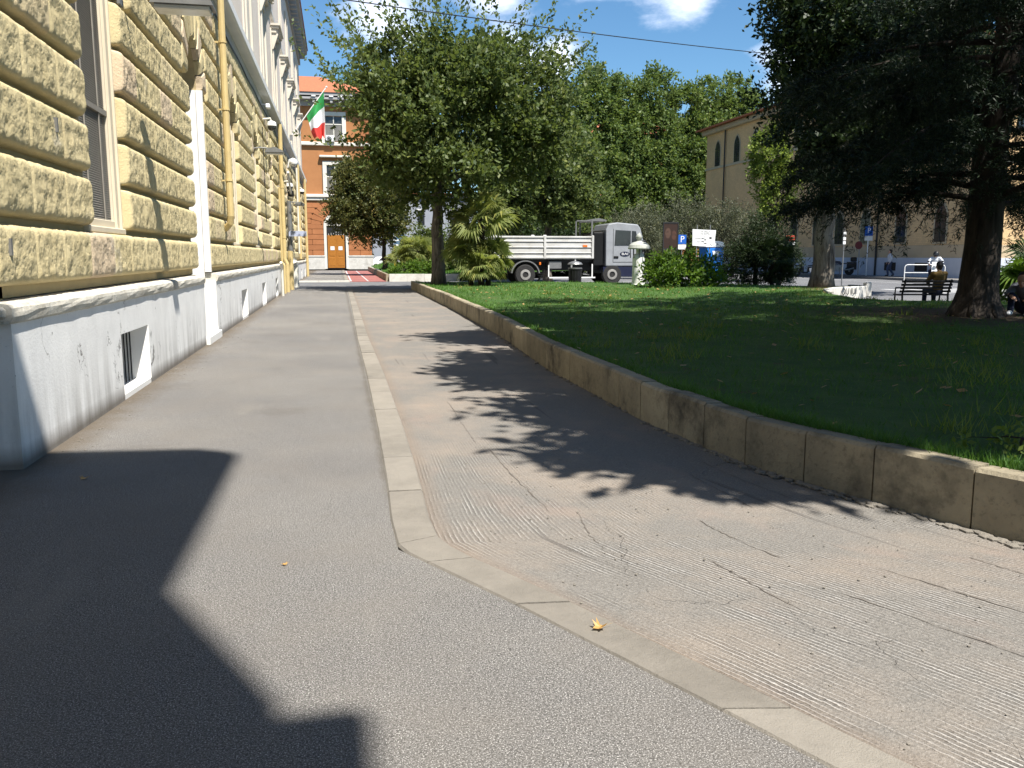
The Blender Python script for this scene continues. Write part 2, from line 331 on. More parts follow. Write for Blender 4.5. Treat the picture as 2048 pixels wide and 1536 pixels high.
M['blade'] = leafmat('grass_blade', (.045,.125,.018), (.10,.20,.035), .3, .6, .8)
M['elm'] = leafmat('elm_leaf', (.046,.080,.024), (.145,.178,.062), .40, .7, 1.0)
M['small'] = leafmat('rusty_green_leaf', (.045,.072,.021), (.135,.13,.046), .3, .65, .9)
M['plane'] = leafmat('plane_leaf', (.058,.105,.028), (.155,.205,.062), .36, .6, .7)
M['light'] = leafmat('lime_leaf', (.11,.16,.028), (.20,.255,.055), .4, .6, 1.0)
M['olive'] = leafmat('olive_leaf', (.062,.072,.042), (.125,.135,.085), .2, .6, 1.0)
M['dk'] = leafmat('yew_leaf', (.012,.025,.008), (.03,.048,.014), .2, .6, 1.5)
M['cedar'] = leafmat('cedar_needle', (.008,.018,.009), (.018,.034,.017), .15, .6, 1.0)
M['palm'] = leafmat('palm_frond', (.11,.15,.04), (.27,.29,.11), .4, .6, 1.5)
M['palmd'] = leafmat('palmetto_frond', (.035,.08,.016), (.12,.20,.025), .35, .6, 1.5)
M['bark'] = bark('grey_bark', (.20,.175,.15), (.05,.043,.036)); M['barkd'] = bark('dark_bark', (.05,.04,.032), (.016,.013,.011)); M['barkl'] = bark('fissured_bark', (.22,.195,.16), (.045,.036,.028), 6)
M['skin'] = pm('skin', (.45,.27,.19), (.42,.25,.17), 8, .6)
M['hair'] = pm('dark_hair', (.012,.01,.009), (.02,.016,.013), 30, .6)

# ------------------------------------------------------------------ setting: ground surfaces
def sheet(name, poly, z0, z1, mat, parent=None):
    o = MB().prism(poly, z0, z1).build(name, mat, parent); 
    if parent is None: o['kind'] = 'structure'
    return o
sheet('ground', [(-400,-60),(400,-60),(400,700),(-400,700)], -.35, -.05, M['road'])
KL = [(3.35,-1.9),(2.36,.1),(1.38,2.09),(1.08,2.70),(.70,3.45),(.36,4.06),(.26,4.24),(.25,4.75),(.265,5.3),(.275,5.8),(.28,6.33),(.295,7.5),(.31,11),(.30,15.9),(.34,24.7),(.37,39.6)]
KR = [(3.60,-1.9),(2.61,.1),(1.63,2.04),(1.33,2.66),(.95,3.42),(.60,4.08),(.49,4.34),(.475,4.8),(.49,5.3),(.50,5.8),(.51,6.33),(.525,7.5),(.54,11),(.51,15.9),(.54,24.7),(.56,39.6)]
WR = [(6.6,-1.9),(5.3,.5),(4.4,2.05),(3.9,2.98),(3.69,3.36),(3.51,3.69),(3.32,4.22),(3.16,4.63),(3.01,5.09),(2.88,5.54),(2.82,6.04),(2.73,7.18),(2.71,10.84),(2.98,15.9),(3.16,24.72),(3.22,39.2)]
sheet('pavement', [(-30,-8),(3.35,-8)]+KL+[(-2.9,39.6),(-2.9,6.3),(-30,6.3)], -.2, 0.0, M['pave'])
M['joint'] = pm('tarred_joint', (.07,.066,.06), (.12,.112,.10), 9, .95)
pv = bpy.data.objects['pavement']
for y0, xa, xb, sk in ((13.1,-2.2,.29,.02),(15.4,-1.1,.29,-.05),(19.2,-2.2,.30,.0),(24.6,-2.2,.33,.1)):
    m_ = MB()
    for i in range(25):
        x = xa+(xb-xa)*i/24; w = .004+.006*abs(noise.noise((x*3, y0, 0))); yy = y0+sk*i/24+.02*noise.noise((x*2.1, y0, 4)); m_.v += [(x, yy-w, .0015), (x, yy+w, .0015)]
    for i in range(24): m_.f.append((2*i, 2*i+2, 2*i+3, 2*i+1))
    m_.build('joint', M['joint'], pv)
def resamp(pts, n):
    pts = np.array(pts, float); d = np.r_[0, np.cumsum(np.linalg.norm(np.diff(pts, axis=0), axis=1))]; t = np.linspace(0, d[-1], n); return np.c_[np.interp(t, d, pts[:,0]), np.interp(t, d, pts[:,1])]
lane = MB(); lane.uv = []
lw = list(range(len(KR))); idx = []
for i in range(len(KR)-1):
    k = max(2, int(np.hypot(KR[i+1][0]-KR[i][0], KR[i+1][1]-KR[i][1])/.35))
    idx += [i+j/k for j in range(k)]
idx.append(len(KR)-1); al = 0; prev = None; NU = 14
def lerpl(P, t):
    i = min(int(t), len(P)-2); f = t-i; return (P[i][0]*(1-f)+P[i+1][0]*f, P[i][1]*(1-f)+P[i+1][1]*f)
for t in idx:
    a, b = lerpl(KR, t), lerpl(WR, t); mid = ((a[0]+b[0])/2, (a[1]+b[1])/2)
    if prev: al += math.hypot(mid[0]-prev[0], mid[1]-prev[1])
    prev = mid
    for j in range(NU+1):
        f = j/NU; x, y = a[0]*(1-f)+(b[0]+.1)*f, a[1]*(1-f)+b[1]*f
        lane.v.append((x, y, -.018+.010*noise.noise((x*.9, y*.9, 0)))); lane.uv.append((f*2.45, al))
for i in range(len(idx)-1):
    for j in range(NU): o = i*(NU+1)+j; lane.f.append((o, o+1, o+NU+2, o+NU+1))
lo = lane.build('milled_lane', M['milled'], smooth=True); lo['kind'] = 'structure'
# longitudinal seams left by the milling drum (narrow open joints)
M['seam'] = pm('dark_joint_dirt', (.10,.088,.075), (.15,.13,.11), 12, .95)
def seam(f0, f1, t0, t1, w):
    m = MB(); n = 26; L = []; 
    for i in range(n+1):
        t = t0+(t1-t0)*i/n; a, b = lerpl(KR, t), lerpl(WR, t); f = f0+(f1-f0)*i/n+.006*noise.noise((i*.6, f0*30, 2))
        ww = w*.62*(.15+1.2*abs(noise.noise((i*.37, t0*7, f0*9))))*(1 if 0 < i < n else .1)
        L.append((a[0]*(1-f)+b[0]*f, a[1]*(1-f)+b[1]*f, ww))
    for x, y, ww in L:
        z = -.018+.010*noise.noise((x*.9, y*.9, 0))+.003; m.v += [(x-ww, y-ww*.4, z), (x+ww, y+ww*.4, z)]
    for i in range(n): m.f.append((2*i, 2*i+1, 2*i+3, 2*i+2))
    m.build('seam', M['seam'], lo)
for a in [(.27,.27,7.0,10.2,.010),(.26,.33,5.3,7.0,.008),(.31,.40,3.6,4.9,.009),(.52,.55,4.8,6.4,.008),(.60,.62,2.2,4.4,.010),(.42,.44,2.2,3.9,.008),(.80,.83,3.4,4.6,.010),(.72,.78,6.8,8.9,.008),(.86,.9,7.2,9.6,.008),(.24,.25,10.4,11.4,.008)]: seam(*a)
# kerb stones
kerb = thing('kerb', None, None); kerb['kind'] = 'structure'
i = 0.0; ts = [0]
dist = np.r_[0, np.cumsum(np.hypot(np.diff([p[0] for p in KL]), np.diff([p[1] for p in KL])))]
cuts = [0, 1.05, 2.1, 3.1, 4.25, 4.85, 5.95, 6.62, 6.95]
while cuts[-1] < dist[-1]-1.2: cuts.append(cuts[-1]+random.uniform(.85, 1.35))
cuts.append(dist[-1])
for a, b in zip(cuts[:-1], cuts[1:]):
    g = .006; k = max(2, int((b-a)/.2)); m = MB(); h = .006+random.uniform(-.003, .006)
    pts = [np.interp(a+g+(b-a-2*g)*j/k, dist, range(len(KL))) for j in range(k+1)]
    bb = .012
    prof = [(0,-.15),(0,h-bb),(bb,h),(1-.05,h),(1,h-bb*1.2),(1,-.15)]
    for t in pts:
        l, r = lerpl(KL, t), lerpl(KR, t)
        for f, z in prof: 
            f = f if f in (0,1) else (.05 if f < .5 else .95)
            m.v.append((l[0]*(1-f)+r[0]*f, l[1]*(1-f)+r[1]*f, z+ (.003*noise.noise((l[0]*5+f*3, l[1]*5, 0)) if z > 0 else 0)))
    for q in range(k):
        for e in range(5): o = q*6+e; m.f.append((o, o+6, o+7, o+1))
    m.f.append((0,1,2,3,4,5)); m.f.append(tuple(k*6+e for e in (5,4,3,2,1,0)))
    m.build('kerb_stone', M['kerb'], kerb)
# block beyond the driveway: second pavement, threshold kerb, red cycle lane
sheet('crossing', [(-2.4,39.6),(3.2,39.6),(9,40.5),(9,50.2),(-2.4,50.2)], -.15, -.012, M['road'])
sheet('far_pavement', [(-2.9,50.3),(.45,50.9),(.35,86),(-9,86),(-9,66.3),(-2.9,66.3)], -.2, .06, M['pave'])
th = thing('threshold_kerb', None, None); th['kind'] = 'structure'
for k, (a, b) in enumerate([(-2.35,-1.15),(-1.14,-.2),(-.19,.62)]):
    MB().box(a, b, 50.0, 50.27, -.1, .075, .015).build('kerb_stone', M['white_stone'], th)
for k in range(18): MB().box(.36, .58, 50.28+k*2, 50.28+k*2+1.985, -.1, .07, .012).build('kerb_stone', M['kerb'], th)
sheet('cycle_lane', [(.6,50.9),(2.75,50.9),(3.0,86),(.6,86)], -.1, .0, M['cyclered'])
cyl = bpy.data.objects['cycle_lane']
MB().box(1.66,1.74,50.95,86,.0005,.006).build('lane_line', M['whitedirty'], cyl)
MB().box(.66,.76,50.95,86,.0005,.006).build('lane_line', M['whitedirty'], cyl)
# right-hand road, its far pavement and markings
sheet('right_pavement', [(34.6,40),(37.3,40),(37.3,100),(34.6,100)], -.2, .11, M['pave'])
rm = bpy.data.objects['ground']
for k in range(7): MB().box(24.6+k*.95, 25.1+k*.95, 31.2, 35.6, -.0495, -.045).build('road_marking', M['whitedirty'], rm)
MB().box(31.2,31.35,38,70,-.0495,-.045).build('road_marking', M['whitedirty'], rm)
for k in range(3): MB().mbox(Matrix.Translation((32.9,50+6*k,-.047)) @ Matrix.Rotation(R(-35),4,'Z'), 3.6,.14,.005).build('road_marking', M['whitedirty'], rm)
for k in range(5): MB().box(9.0+k*2.6,10.4+k*2.6,49.3,49.45,-.0495,-.045).build('road_marking', M['whitedirty'], rm)

# ------------------------------------------------------------------ garden: walls and lawn
LAWN = [WR[0]]+WR[1:]+[(9,38.4),(13,36.0),(16.8,33.0),(19.75,30.3),(19.7,29.1),(18.9,28.5),(17.6,27.85),(16.4,26.5),(15.3,24.4),(14.6,21.9),(15.1,20.6),(17.6,19.4),(25,18.6),(25,-1.9)]
def inset(P, d):
    n = len(P); out = []
    for i in range(n):
        a, b, c = Vector(P[i-1]), Vector(P[i]), Vector(P[(i+1)%n])
        n1 = (b-a).normalized(); n2 = (c-b).normalized(); nn = Vector((n1.y,-n1.x))+Vector((n2.y,-n2.x)); nn.normalize()
        k = d/max(.5, nn.dot(Vector((n1.y,-n1.x)))); out.append((b.x+nn.x*k, b.y+nn.y*k))
    return out
LI = inset(LAWN, .17)
import mathutils.geometry as mg
def lawn_z(x, y): return .30+.05*noise.noise((x*.25, y*.25, 3))+.02*noise.noise((x*.9, y*.9, 1))
def inside(x, y, P):
    c = False; n = len(P); j = n-1
    for i in range(n):
        if (P[i][1] > y) != (P[j][1] > y) and x < (P[j][0]-P[i][0])*(y-P[i][1])/(P[j][1]-P[i][1])+P[i][0]: c = not c
        j = i
    return c
def lawn_mesh(name, P, step, zf):
    # grid of ground points clipped to the outline by a constrained triangulation
    xs = [p[0] for p in P]; ys = [p[1] for p in P]; pts = [Vector(p) for p in P]; nb = len(P)
    y = min(ys)
    while y < max(ys):
        x = min(xs)
        while x < max(xs):
            q = (x+.2*step*math.sin(y*9), y+.2*step*math.sin(x*7))
            if inside(q[0], q[1], P): pts.append(Vector(q))
            x += step
        y += step
    v, e, f, *_ = mg.delaunay_2d_cdt(pts, [(i, (i+1)%nb) for i in range(nb)], [list(range(nb))], 1, 1e-4)
    m = MB(); m.v = [(p.x, p.y, zf(p.x, p.y)) for p in v]; m.f = [tuple(t) for t in f]
    o = m.build(name, M['lawn'], smooth=True); o['kind'] = 'structure'; return o
lawn_mesh('lawn', inset(LAWN, .13), .7, lawn_z)
def wall_blocks(root, P, cuts_fn, h, th, mat, zb=-.06):
    P2 = inset2(P, th); d = np.r_[0, np.cumsum(np.hypot(np.diff([p[0] for p in P]), np.diff([p[1] for p in P])))]
    cuts = [0]
    while cuts[-1] < d[-1]-.4: cuts.append(min(d[-1], cuts[-1]+cuts_fn(cuts[-1])))
    if d[-1]-cuts[-1] > .01: cuts[-1] = d[-1]
    for a, b in zip(cuts[:-1], cuts[1:]):
        k = max(1, int((b-a)/.3)); m = MB(); hh = h+random.uniform(-.008,.008); g = .005; o = random.uniform(-.006,.006)
        for j in range(k+1):
            t = np.interp(a+g+(b-a-2*g)*j/k, d, range(len(P))); l, r = lerpl(P, t), lerpl(P2, t); e = 0.008 if j in (0,k) else 0
            for f, z in ((o+e,zb),(o+e,hh-.022),(.12,hh),(.94,hh-.004),(1,zb)):
                w = .006*noise.noise((l[0]*4, l[1]*4, z*6)); m.v.append((l[0]*(1-f)+r[0]*f+w, l[1]*(1-f)+r[1]*f, z+w))
        for q in range(k):
            for c in range(4): i = q*5+c; m.f.append((i, i+1, i+6, i+5))
        m.f.append((0,1,2,3,4)[::-1]); m.f.append(tuple(k*5+c for c in range(5)))
        m.build('stone_block', mat, root, world=True)
def inset2(P, d):
    out = []
    for i in range(len(P)):
        a, b = Vector(P[max(i-1,0)]), Vector(P[min(i+1,len(P)-1)]); t = (b-a).normalized(); out.append((P[i][0]+t.y*d, P[i][1]-t.x*d))
    return out
gw = thing('garden_wall', 'low tan stone retaining wall along the milled lane with lawn above', 'wall', (2.8,8,0))
wall_blocks(gw, WR, lambda s: random.uniform(.52,.64) if s < 11.2 else random.uniform(1.0,1.7), .345, .17, M['gwall'])
# crumbly mortar foot of the wall
m = MB()
for i in range(420):
    t = random.uniform(2.5, 15); p = lerpl(WR, t); s = random.uniform(.008,.03); q = random.uniform(-.055,.01)
    m.ball((p[0]+q, p[1]+random.uniform(-.1,.1), -.012), s, 5, 3, (1.2,1.8,.5))
o = m.build('mortar_crumbs', M['kerb'], gw, world=True); o['kind'] = 'stuff'
rw = thing('corner_wall', 'whitewashed low wall with scrawled graffiti ringing the tree corner of the lawn', 'wall', (18.6,28,0))
ring = [(19.75,30.3),(19.7,29.1),(18.9,28.5),(17.6,27.85),(16.4,26.5),(15.3,24.4)]
wall_blocks(rw, ring, lambda s: 1.1, .37, .17, M['white_stone'])
M['ink'] = pm('black_spray_paint', (.015,.015,.017), (.05,.05,.05), 20, .6)
MB().box(19.52,19.76,28.98,29.22,-.05,.50,.03).build('end_post', M['white_stone'], rw, world=True)
dx, dy = 17.6-18.9, 27.85-28.5; ang = math.atan2(-dy, -dx)
text('graffiti', 'OU IUI', .34, M['ink'], rw, (18.25-18.6+.015, 28.175-28-.03, .19), (R(90),0,ang))
# far island
ISL = [(2.98,51.9),(3.12,88),(20,88),(20,62),(7.2,51.7)]
lawn_mesh('far_lawn', [(p[0]+(.12 if p[0] < 5 else -.12), p[1]+(.12 if p[1] < 60 else -.1)) for p in ISL][::-1], 1.6, lambda x, y: .34+.42*max(0, min(1, (y-53)/25))*max(0,min(1,(x-3)/1.2)))
iw = thing('planter_wall', 'low white wall with black graffiti round the far lawn island', 'wall', (3,52,0))
wall_blocks(iw, [(7.2,51.7),(2.98,51.9)][::-1], lambda s: 1.05, .40, .2, M['white_stone'])
wall_blocks(iw, [(3.12,88),(2.985,51.91)], lambda s: 1.4, .40, .2, M['gwall'])
text('graffiti', 'HOLT WE', .42, M['ink'], iw, (1.3, -.19, .2), (R(90),0,R(-2.7)))

# ------------------------------------------------------------------ yellow rusticated building on the left
BY0, BY1 = 6.5, 66.0
XW = -2.40                                   # wall plane behind the stones
yb = thing('yellow_building', 'long yellow building of rough rusticated stone along the pavement on the left', 'building', (-6, 36, 0))
def part(m, name, mat, root=None, **k): return m.build(name, mat, root, world=True, **k)
CEN = [9.75, 15.9]+[15.9+5.55*k for k in range(1, 9)]          # opening centres along the wall
HW, ZS, ZI = .73, 4.42, 1.76                  # half width, spring line, sill level
DOOR = 1
# core wall: piers between openings, spandrels above the arches
piers = []; y = BY0+.02
for c in CEN: piers.append((y, c-HW)); y = c+HW
piers.append((y, BY1))
m = MB()
for a, b in piers: m.box(XW-.9, XW, a, b, 1.19, 6.33)
for k, c in enumerate(CEN):
    if k != DOOR: m.box(XW-.9, XW, c-HW, c+HW, 1.19, ZI)
    n = 12
    for i in range(n):
        a0, a1 = math.pi*i/n, math.pi*(i+1)/n
        p = [(c+HW*math.cos(a0), ZS+HW*math.sin(a0)), (c+HW*math.cos(a1), ZS+HW*math.sin(a1)), (c+HW*math.cos(a1), 6.33), (c+HW*math.cos(a0), 6.33)]
        m.prism_axis(p, XW-.9, XW, 'x')
m.box(-12, XW-.9, BY0+.3, BY1, 0, 16); m.box(-14, XW, BY0+.02, BY0+.32, 1.0, 6.33)
part(m, 'wall', M['stucco'], yb)
# plinth with basement openings
m = MB(); XP = -2.23; BW = [(9.42, 10.72)]+[(c-.65, c+.65) for c in CEN[2:]]
y = BY0-.06
for a, b in BW[:1]+[(15.2, 16.62)]+BW[1:]:
    m.box(XP-.75, XP, y, a, -.1, 1.03); y = b
m.box(XP-.75, XP, y, BY1, -.1, 1.03)
for a, b in BW: m.box(XP-.75, XP, a, b, .69, 1.03); m.box(XP-.75, XP-.02, a, b, -.1, .02)
m.box(-14, XP-.75, BY0-.06, BY0+.3, -.1, 1.03)
part(m, 'plinth', M['plinth'], yb)
for a, b in BW:
    w = part(MB().box(XP-.34, XP-.30, a, b, .02, .69), 'basement_window', M['dark'], yb)
    mm = MB().box(XP-.30, XP-.004, a-.004, b+.004, -.02, .055).box(XP-.299, XP+.003, b-.012, b+.004, .055, .69)
    part(mm, 'sill', M['jambwhite'], w, )
    g = MB()
    for i in range(9): g.tube([(XP-.2, a+.07+i*.145, .05), (XP-.2, a+.07+i*.145, .69)], .009, 5)
    part(g, 'grille', M['darkmetal'], w)
# bull-nose moulding on top of the plinth, in lengths
prof = [(XP-.2,1.03),(-2.222,1.03),(-2.208,1.045),(-2.200,1.08),(-2.198,1.11),(-2.204,1.14),(-2.225,1.163),(-2.26,1.17),(-2.33,1.176),(XW-.02,1.18),(XW-.2,1.18)]
for a, b in [(BY0-.10, 9.1),(9.105, 12.2),(12.205, 15.18),(16.66, 20.2)]+[(20.205+4.4*k, 24.6+4.4*k) for k in range(10)]+[(64.21, BY1)]:
    mm = MB(); n = max(2, int((b-a)/.25))
    for i in range(n+1):
        yy = a+(b-a)*i/n; mm.v += [(x+.008*noise.noise((yy*5, x*30, z*30)), yy, z+.006*noise.noise((yy*6, z*30, 2))) for x, z in prof]
    L = len(prof)
    for i in range(n):
        for j in range(L-1): o = i*L+j; mm.f.append((o, o+L, o+L+1, o+1))
    mm.f += [tuple(range(L))[::-1], tuple(range(n*L, n*L+L))]
    part(mm, 'moulding', M['mould'], yb, smooth=False)
part(MB().box(-14, -2.21, BY0-.12, BY0+.05, 1.035, 1.18, .05), 'moulding', M['mould'], yb)
# rough stones: eight displaced pillow blocks, shared by all stones
def stone_mesh(seed, kind, ny, nz, fine):
    m = MB()
    for i in range(ny+1):
        for j in range(nz+1):
            u, v = i/ny-.5, j/nz-.5
            d = .118*(1-abs(2*v)**9)**.5
            e = 1-abs(2*u); edge = .016*math.exp(-(e/.05)**2)
            if kind == 'L' and u < 0: d *= (1-max(0, 1-(u+.5)/.10)**3)
            if kind == 'R' and u > 0: d *= (1-max(0, 1-(.5-u)/.10)**3)
            k = min(1, max(0, e-.07)/.07)*min(1, (1-abs(2*v))/.10)
            p = (u*.85+seed*3.7, v*.47+seed*1.3, seed)
            rough = .013*noise.noise((p[0]*9, p[1]*9, p[2]))*k
            if fine: n = noise.noise((p[0]*46, p[1]*52, p[2])); rough += k*(.0075*n+.004*noise.noise((p[0]*90, p[1]*90, p[2]+5))-.004*abs(n))
            m.v.append((max(0, d-edge+rough), u, v))
    for i in range(ny):
        for j in range(nz): o = i*(nz+1)+j; m.f.append((o, o+nz+1, o+nz+2, o+1))
    me = bpy.data.meshes.new('stone'); me.from_pydata(m.v, [], m.f); me.materials.append(M['rustic']); me.shade_smooth(); return me, m
SM = {k: [stone_mesh(s+10*ord(k), k, 60, 34, True) for s in range(5)] for k in 'LMR'}
SMF = {k: [stone_mesh(s+10*ord(k), k, 15, 10, False) for s in range(4)] for k in 'LMR'}
org = root_loc(yb); cand = []
def add_row(a, b, z0, z1, l='L', r='R'):
    n = max(1, round((b-a)/.80)); ws = [random.uniform(.85, 1.15) for _ in range(n)]; s = sum(ws); y = a
    for k, w in enumerate(ws):
        w = w/s*(b-a); kind = l if k == 0 else (r if k == n-1 else 'M'); cand.append((y+w/2, (z0+z1)/2, w, z1-z0, kind)); y += w
NROW = 10
for i in range(NROW):
    z0 = 1.275+.505*i; z1 = z0+.458
    if i == NROW-1: z1 = 6.3
    y = BY0-.04; segs = []
    for k, c in enumerate(CEN):
        h = HW
        if i == 0 and k != DOOR: continue
        zc = (z0+z1)/2
        if zc > ZS-.2:
            dz = max(0, zc-ZS); h = math.sqrt(max(0, 1.30**2-dz*dz)) if zc > ZS+.05 else HW
            if h < .3: continue
        segs.append((y, c-h-.02)); y = c+h+.02
    segs.append((y, BY1))
    for a, b in segs: add_row(a, b, z0, z1)
cand.sort()
near, far = cand[:262], cand[262:]
for y, z, w, h, k in near: put('stone', random.choice(SM[k])[0], yb, (XW-org[0], y-org[1], z-org[2]), (0,0,0), (1, w, h))
m = MB()
for y, z, w, h, k in far:
    _, s = random.choice(SMF[k]); sx = random.uniform(.9, 1.05)
    # coarser copy of the same pillow for the far stones
    ny, nz = 15, 10; I = (0,2,5,8,10,13,15); J = (0,1,3,5,7,9,10); o = len(m.v)
    for i in I:
        for j in J: p = s.v[i*(nz+1)+j]; m.v.append((XW+p[0]*sx, y+p[1]*w, z+p[2]*h))
    for i in range(6):
        for j in range(6): q = o+i*7+j; m.f.append((q, q+7, q+8, q+1))
o = part(m, 'distant_stones', M['rustic'], yb); o['kind'] = 'stuff'; o.data.shade_smooth()
# return face at the corner (stones turn the corner)
for i in range(NROW):
    z0 = 1.265+.505*i; o = put('stone', random.choice(SM['M'])[0], yb, (-3.0-org[0], BY0+.04-org[1], z0+.234-org[2]), (0,0,R(-90)), (1,1.25,.468))
    put('stone', random.choice(SM['M'])[0], yb, (-4.25-org[0], BY0+.04-org[1], z0+.234-org[2]), (0,0,R(-90)), (1,1.25,.468))
# voussoirs
for k, c in enumerate(CEN):
    NV = 9
    for v in range(NV):
        a0, a1 = math.pi*v/NV+.012, math.pi*(v+1)/NV-.012; r0, r1 = HW+.0, 1.27+(.22 if v == NV//2 else 0)
        mm = MB(); n = 3
        for dep, ins in ((0,0),(.07,.006),(.105,.035),(.115,.1)):
            for (r, a) in [(r0+ins*.9,a0+ins/r0*.8),(r0+ins*.9,(a0+a1)/2),(r0+ins*.9,a1-ins/r0*.8),(r1-ins,a1-ins/r1),(r1-ins,(a0+a1)/2),(r1-ins,a0+ins/r1)]:
                mm.v.append((XW+dep+(.012*noise.noise((r*9,a*9,k)) if dep else 0), c-r*math.cos(a), ZS+r*math.sin(a)))
        for q in range(3):
            for e in range(6): mm.f.append((q*6+e, q*6+(e+1)%6, q*6+6+(e+1)%6, q*6+6+e)[::-1])
        mm.f.append((18,19,20,21,22,23)[::-1])
        if c < 40: part(mm, 'voussoir', M['rustic'], yb)
        else:
            if v == 0: big = MB()
            big.add(mm.v, mm.f)
            if v == NV-1: part(big, 'voussoir_ring', M['rustic'], yb)
# windows and the door
for k, c in enumerate(CEN):
    if k == DOOR:
        d = part(MB().box(XW-.62, XW-.55, c-HW, c+HW, .05, ZS).box(XW-.62,XW-.56,c-HW,c+HW,ZS,ZS+HW), 'entrance_door', M['darkmetal'], yb)
        mm = MB().box(XW-.5, XP+.001, c+HW-.03, c+HW+.002, .13, 1.031).box(XW-.5, XW-.02, c+HW-.03, c+HW+.004, 1.0, ZS).box(XW-.5, XP+.004, c-HW-.002, c-HW+.03, .13, 1.031).box(XW-.5, XW-.02, c-HW-.004, c-HW+.03, 1.0, ZS)
        mm.box(XW-.012, XW+.10, c+HW-.03, c+HW+.05, 1.2, ZS)
        part(mm, 'jamb', M['jambwhite'], d); part(MB().box(XW-.5, XP+.06, c-HW-.05, c+HW+.05, -.05, .13, .01), 'threshold', M['jambwhite'], d)
        continue
    w = part(MB().box(XW-.12, XW-.09, c-HW+.1, c+HW-.1, ZI+.1, ZS+HW*.75), 'window', M['glass'], yb)
    fr = MB()
    for s in (-1, 1):
        fr.box(XW-.30, XW+.02, c+s*HW, c+s*(HW-.025), ZI+.03, ZS+.02); fr.box(XW-.06, XW-.006, c+s*(HW-.024), c+s*(HW-.135), ZI+.03, ZS+.05, .004); fr.box(XW-.085, XW-.035, c+s*(HW-.134), c+s*(HW-.165), ZI+.03, ZS+.2, .004)
    fr.box(XW-.30, XW+.05, c-HW, c+HW, ZI-.03, ZI+.035, .01); fr.box(XW-.085, XW-.03, c-HW+.1, c+HW-.1, ZI+.036, ZI+.12, .008)
    part(fr, 'surround', M['reveal'], w)
    lv = MB()
    if k < 3:
        lv.box(XW-.089,XW-.084,c-HW+.14,c+HW-.14,ZI+.1,ZS+.3)
        for q in range(int((ZS-ZI)/.024)): lv.mbox(Matrix.Translation((XW-.065, c, ZI+.14+q*.024)) @ Matrix.Rotation(R(62),4,'Y'), .024, 2*(HW-.16), .003)
        for q in (-.28,.28): lv.box(XW-.052, XW-.04, c+q-.012, c+q+.012, ZI+.12, ZS+.3)
        lv.box(XW-.075, XW-.035, c-HW+.155, c+HW-.155, 3.0, 3.06)
    else: lv.box(XW-.085, XW-.06, c-HW+.15, c+HW-.15, ZI+.14, ZS+.2)
    part(lv, 'louvre', M['louvre'], w)
# string course, upper storey, cornice
part(MB().box(XW-.3, XW+.02, BY0, BY1+.02, 6.33, 6.78), 'frieze', M['string'], yb)
part(MB().box(XW-.3, -2.11, BY0-.2, BY1+.1, 6.78, 7.02, .03).box(XW-.3, -2.2, BY0-.1, BY1+.06, 7.02, 7.12), 'string_course', M['jambwhite'], yb)
part(MB().box(XW-1, XW-.0, BY0, BY1, 7.12, 15.2), 'upper_wall', M['upper'], yb)
for k, c in enumerate(CEN):
    w = part(MB().box(XW-.02, XW+.012, c-.62, c+.62, 7.6, 10.1), 'upper_window', M['glass'], yb)
    fr = MB()
    for s in (-1,1): fr.box(XW+.001, XW+.10, c+s*.62, c+s*.9, 7.3, 10.1, .01); fr.box(XW+.001, XW+.05, c+s*.91, c+s*1.2, 7.12, 10.5)
    fr.box(XW+.001, XW+.10, c-.9, c+.9, 10.1, 10.35, .01); fr.box(XW+.001, XW+.14, c-1.05, c+1.05, 7.25, 7.42, .02)
    part(fr, 'window_surround', M['uppertrim'], w)
    hd = MB().box(XW+.001, XW+.40, c-1.15, c+1.15, 10.62, 10.70).box(XW+.001, XW+.34, c-1.1, c+1.1, 10.52, 10.618).box(XW+.001,XW+.24,c-1.05,c+1.05,10.36,10.519)
    for s in (-1,1): hd.prism_axis([(XW+.002,9.7),(XW+.1,9.75),(XW+.3,10.3),(XW+.3,10.52),(XW+.002,10.52)], c+s*.78, c+s*1.0, 'y')
    part(hd, 'window_hood', M['uppertrim'], w)
    sh = MB()
    for s in (-1,1): sh.box(XW+.013, XW+.035, c+s*.02, c+s*.6, 7.6, 10.08)
    part(sh, 'shutter', M['uppertrim'], w)
part(MB().box(XW-.1, XW+.11, BY0, BY1+.04, 11.0, 11.22, .02).box(XW-.1, XW+.07, BY0, BY1+.02, 11.22,11.32), 'moulding', M['string'], yb)
for k, c in enumerate(CEN):
    w = part(MB().box(XW-.02, XW+.012, c-.5, c+.5, 12.0, 14.0), 'upper_window', M['glass'], yb)
    fr = MB()
    for s in (-1,1): fr.box(XW+.001, XW+.08, c+s*.5, c+s*.72, 11.9, 14.0, .01)
    fr.box(XW+.001, XW+.08, c-.72, c+.72, 14.0, 14.22, .01); part(fr, 'window_surround', M['uppertrim'], w)
m = MB().prism_axis([(XW-1,15.2),(XW+.12,15.2),(XW+.12,15.7),(XW+.62,15.95),(XW+.64,16.22),(XW-1,16.22)], BY0-.5, BY1+.5, 'y')
for q in range(66): 
    yy = BY0+.3+q*.9
    if yy < BY1: m.box(XW+.12, XW+.5, yy-.14, yy+.14, 15.42, 15.75)
part(m, 'cornice', M['soffit'], yb)
part(MB().prism_axis([(XW+.7,16.22),(XW-1,16.9),(-12,16.9),(-12,16.22)], BY0-.5, BY1+.55, 'y'), 'roof', M['roof'], yb)
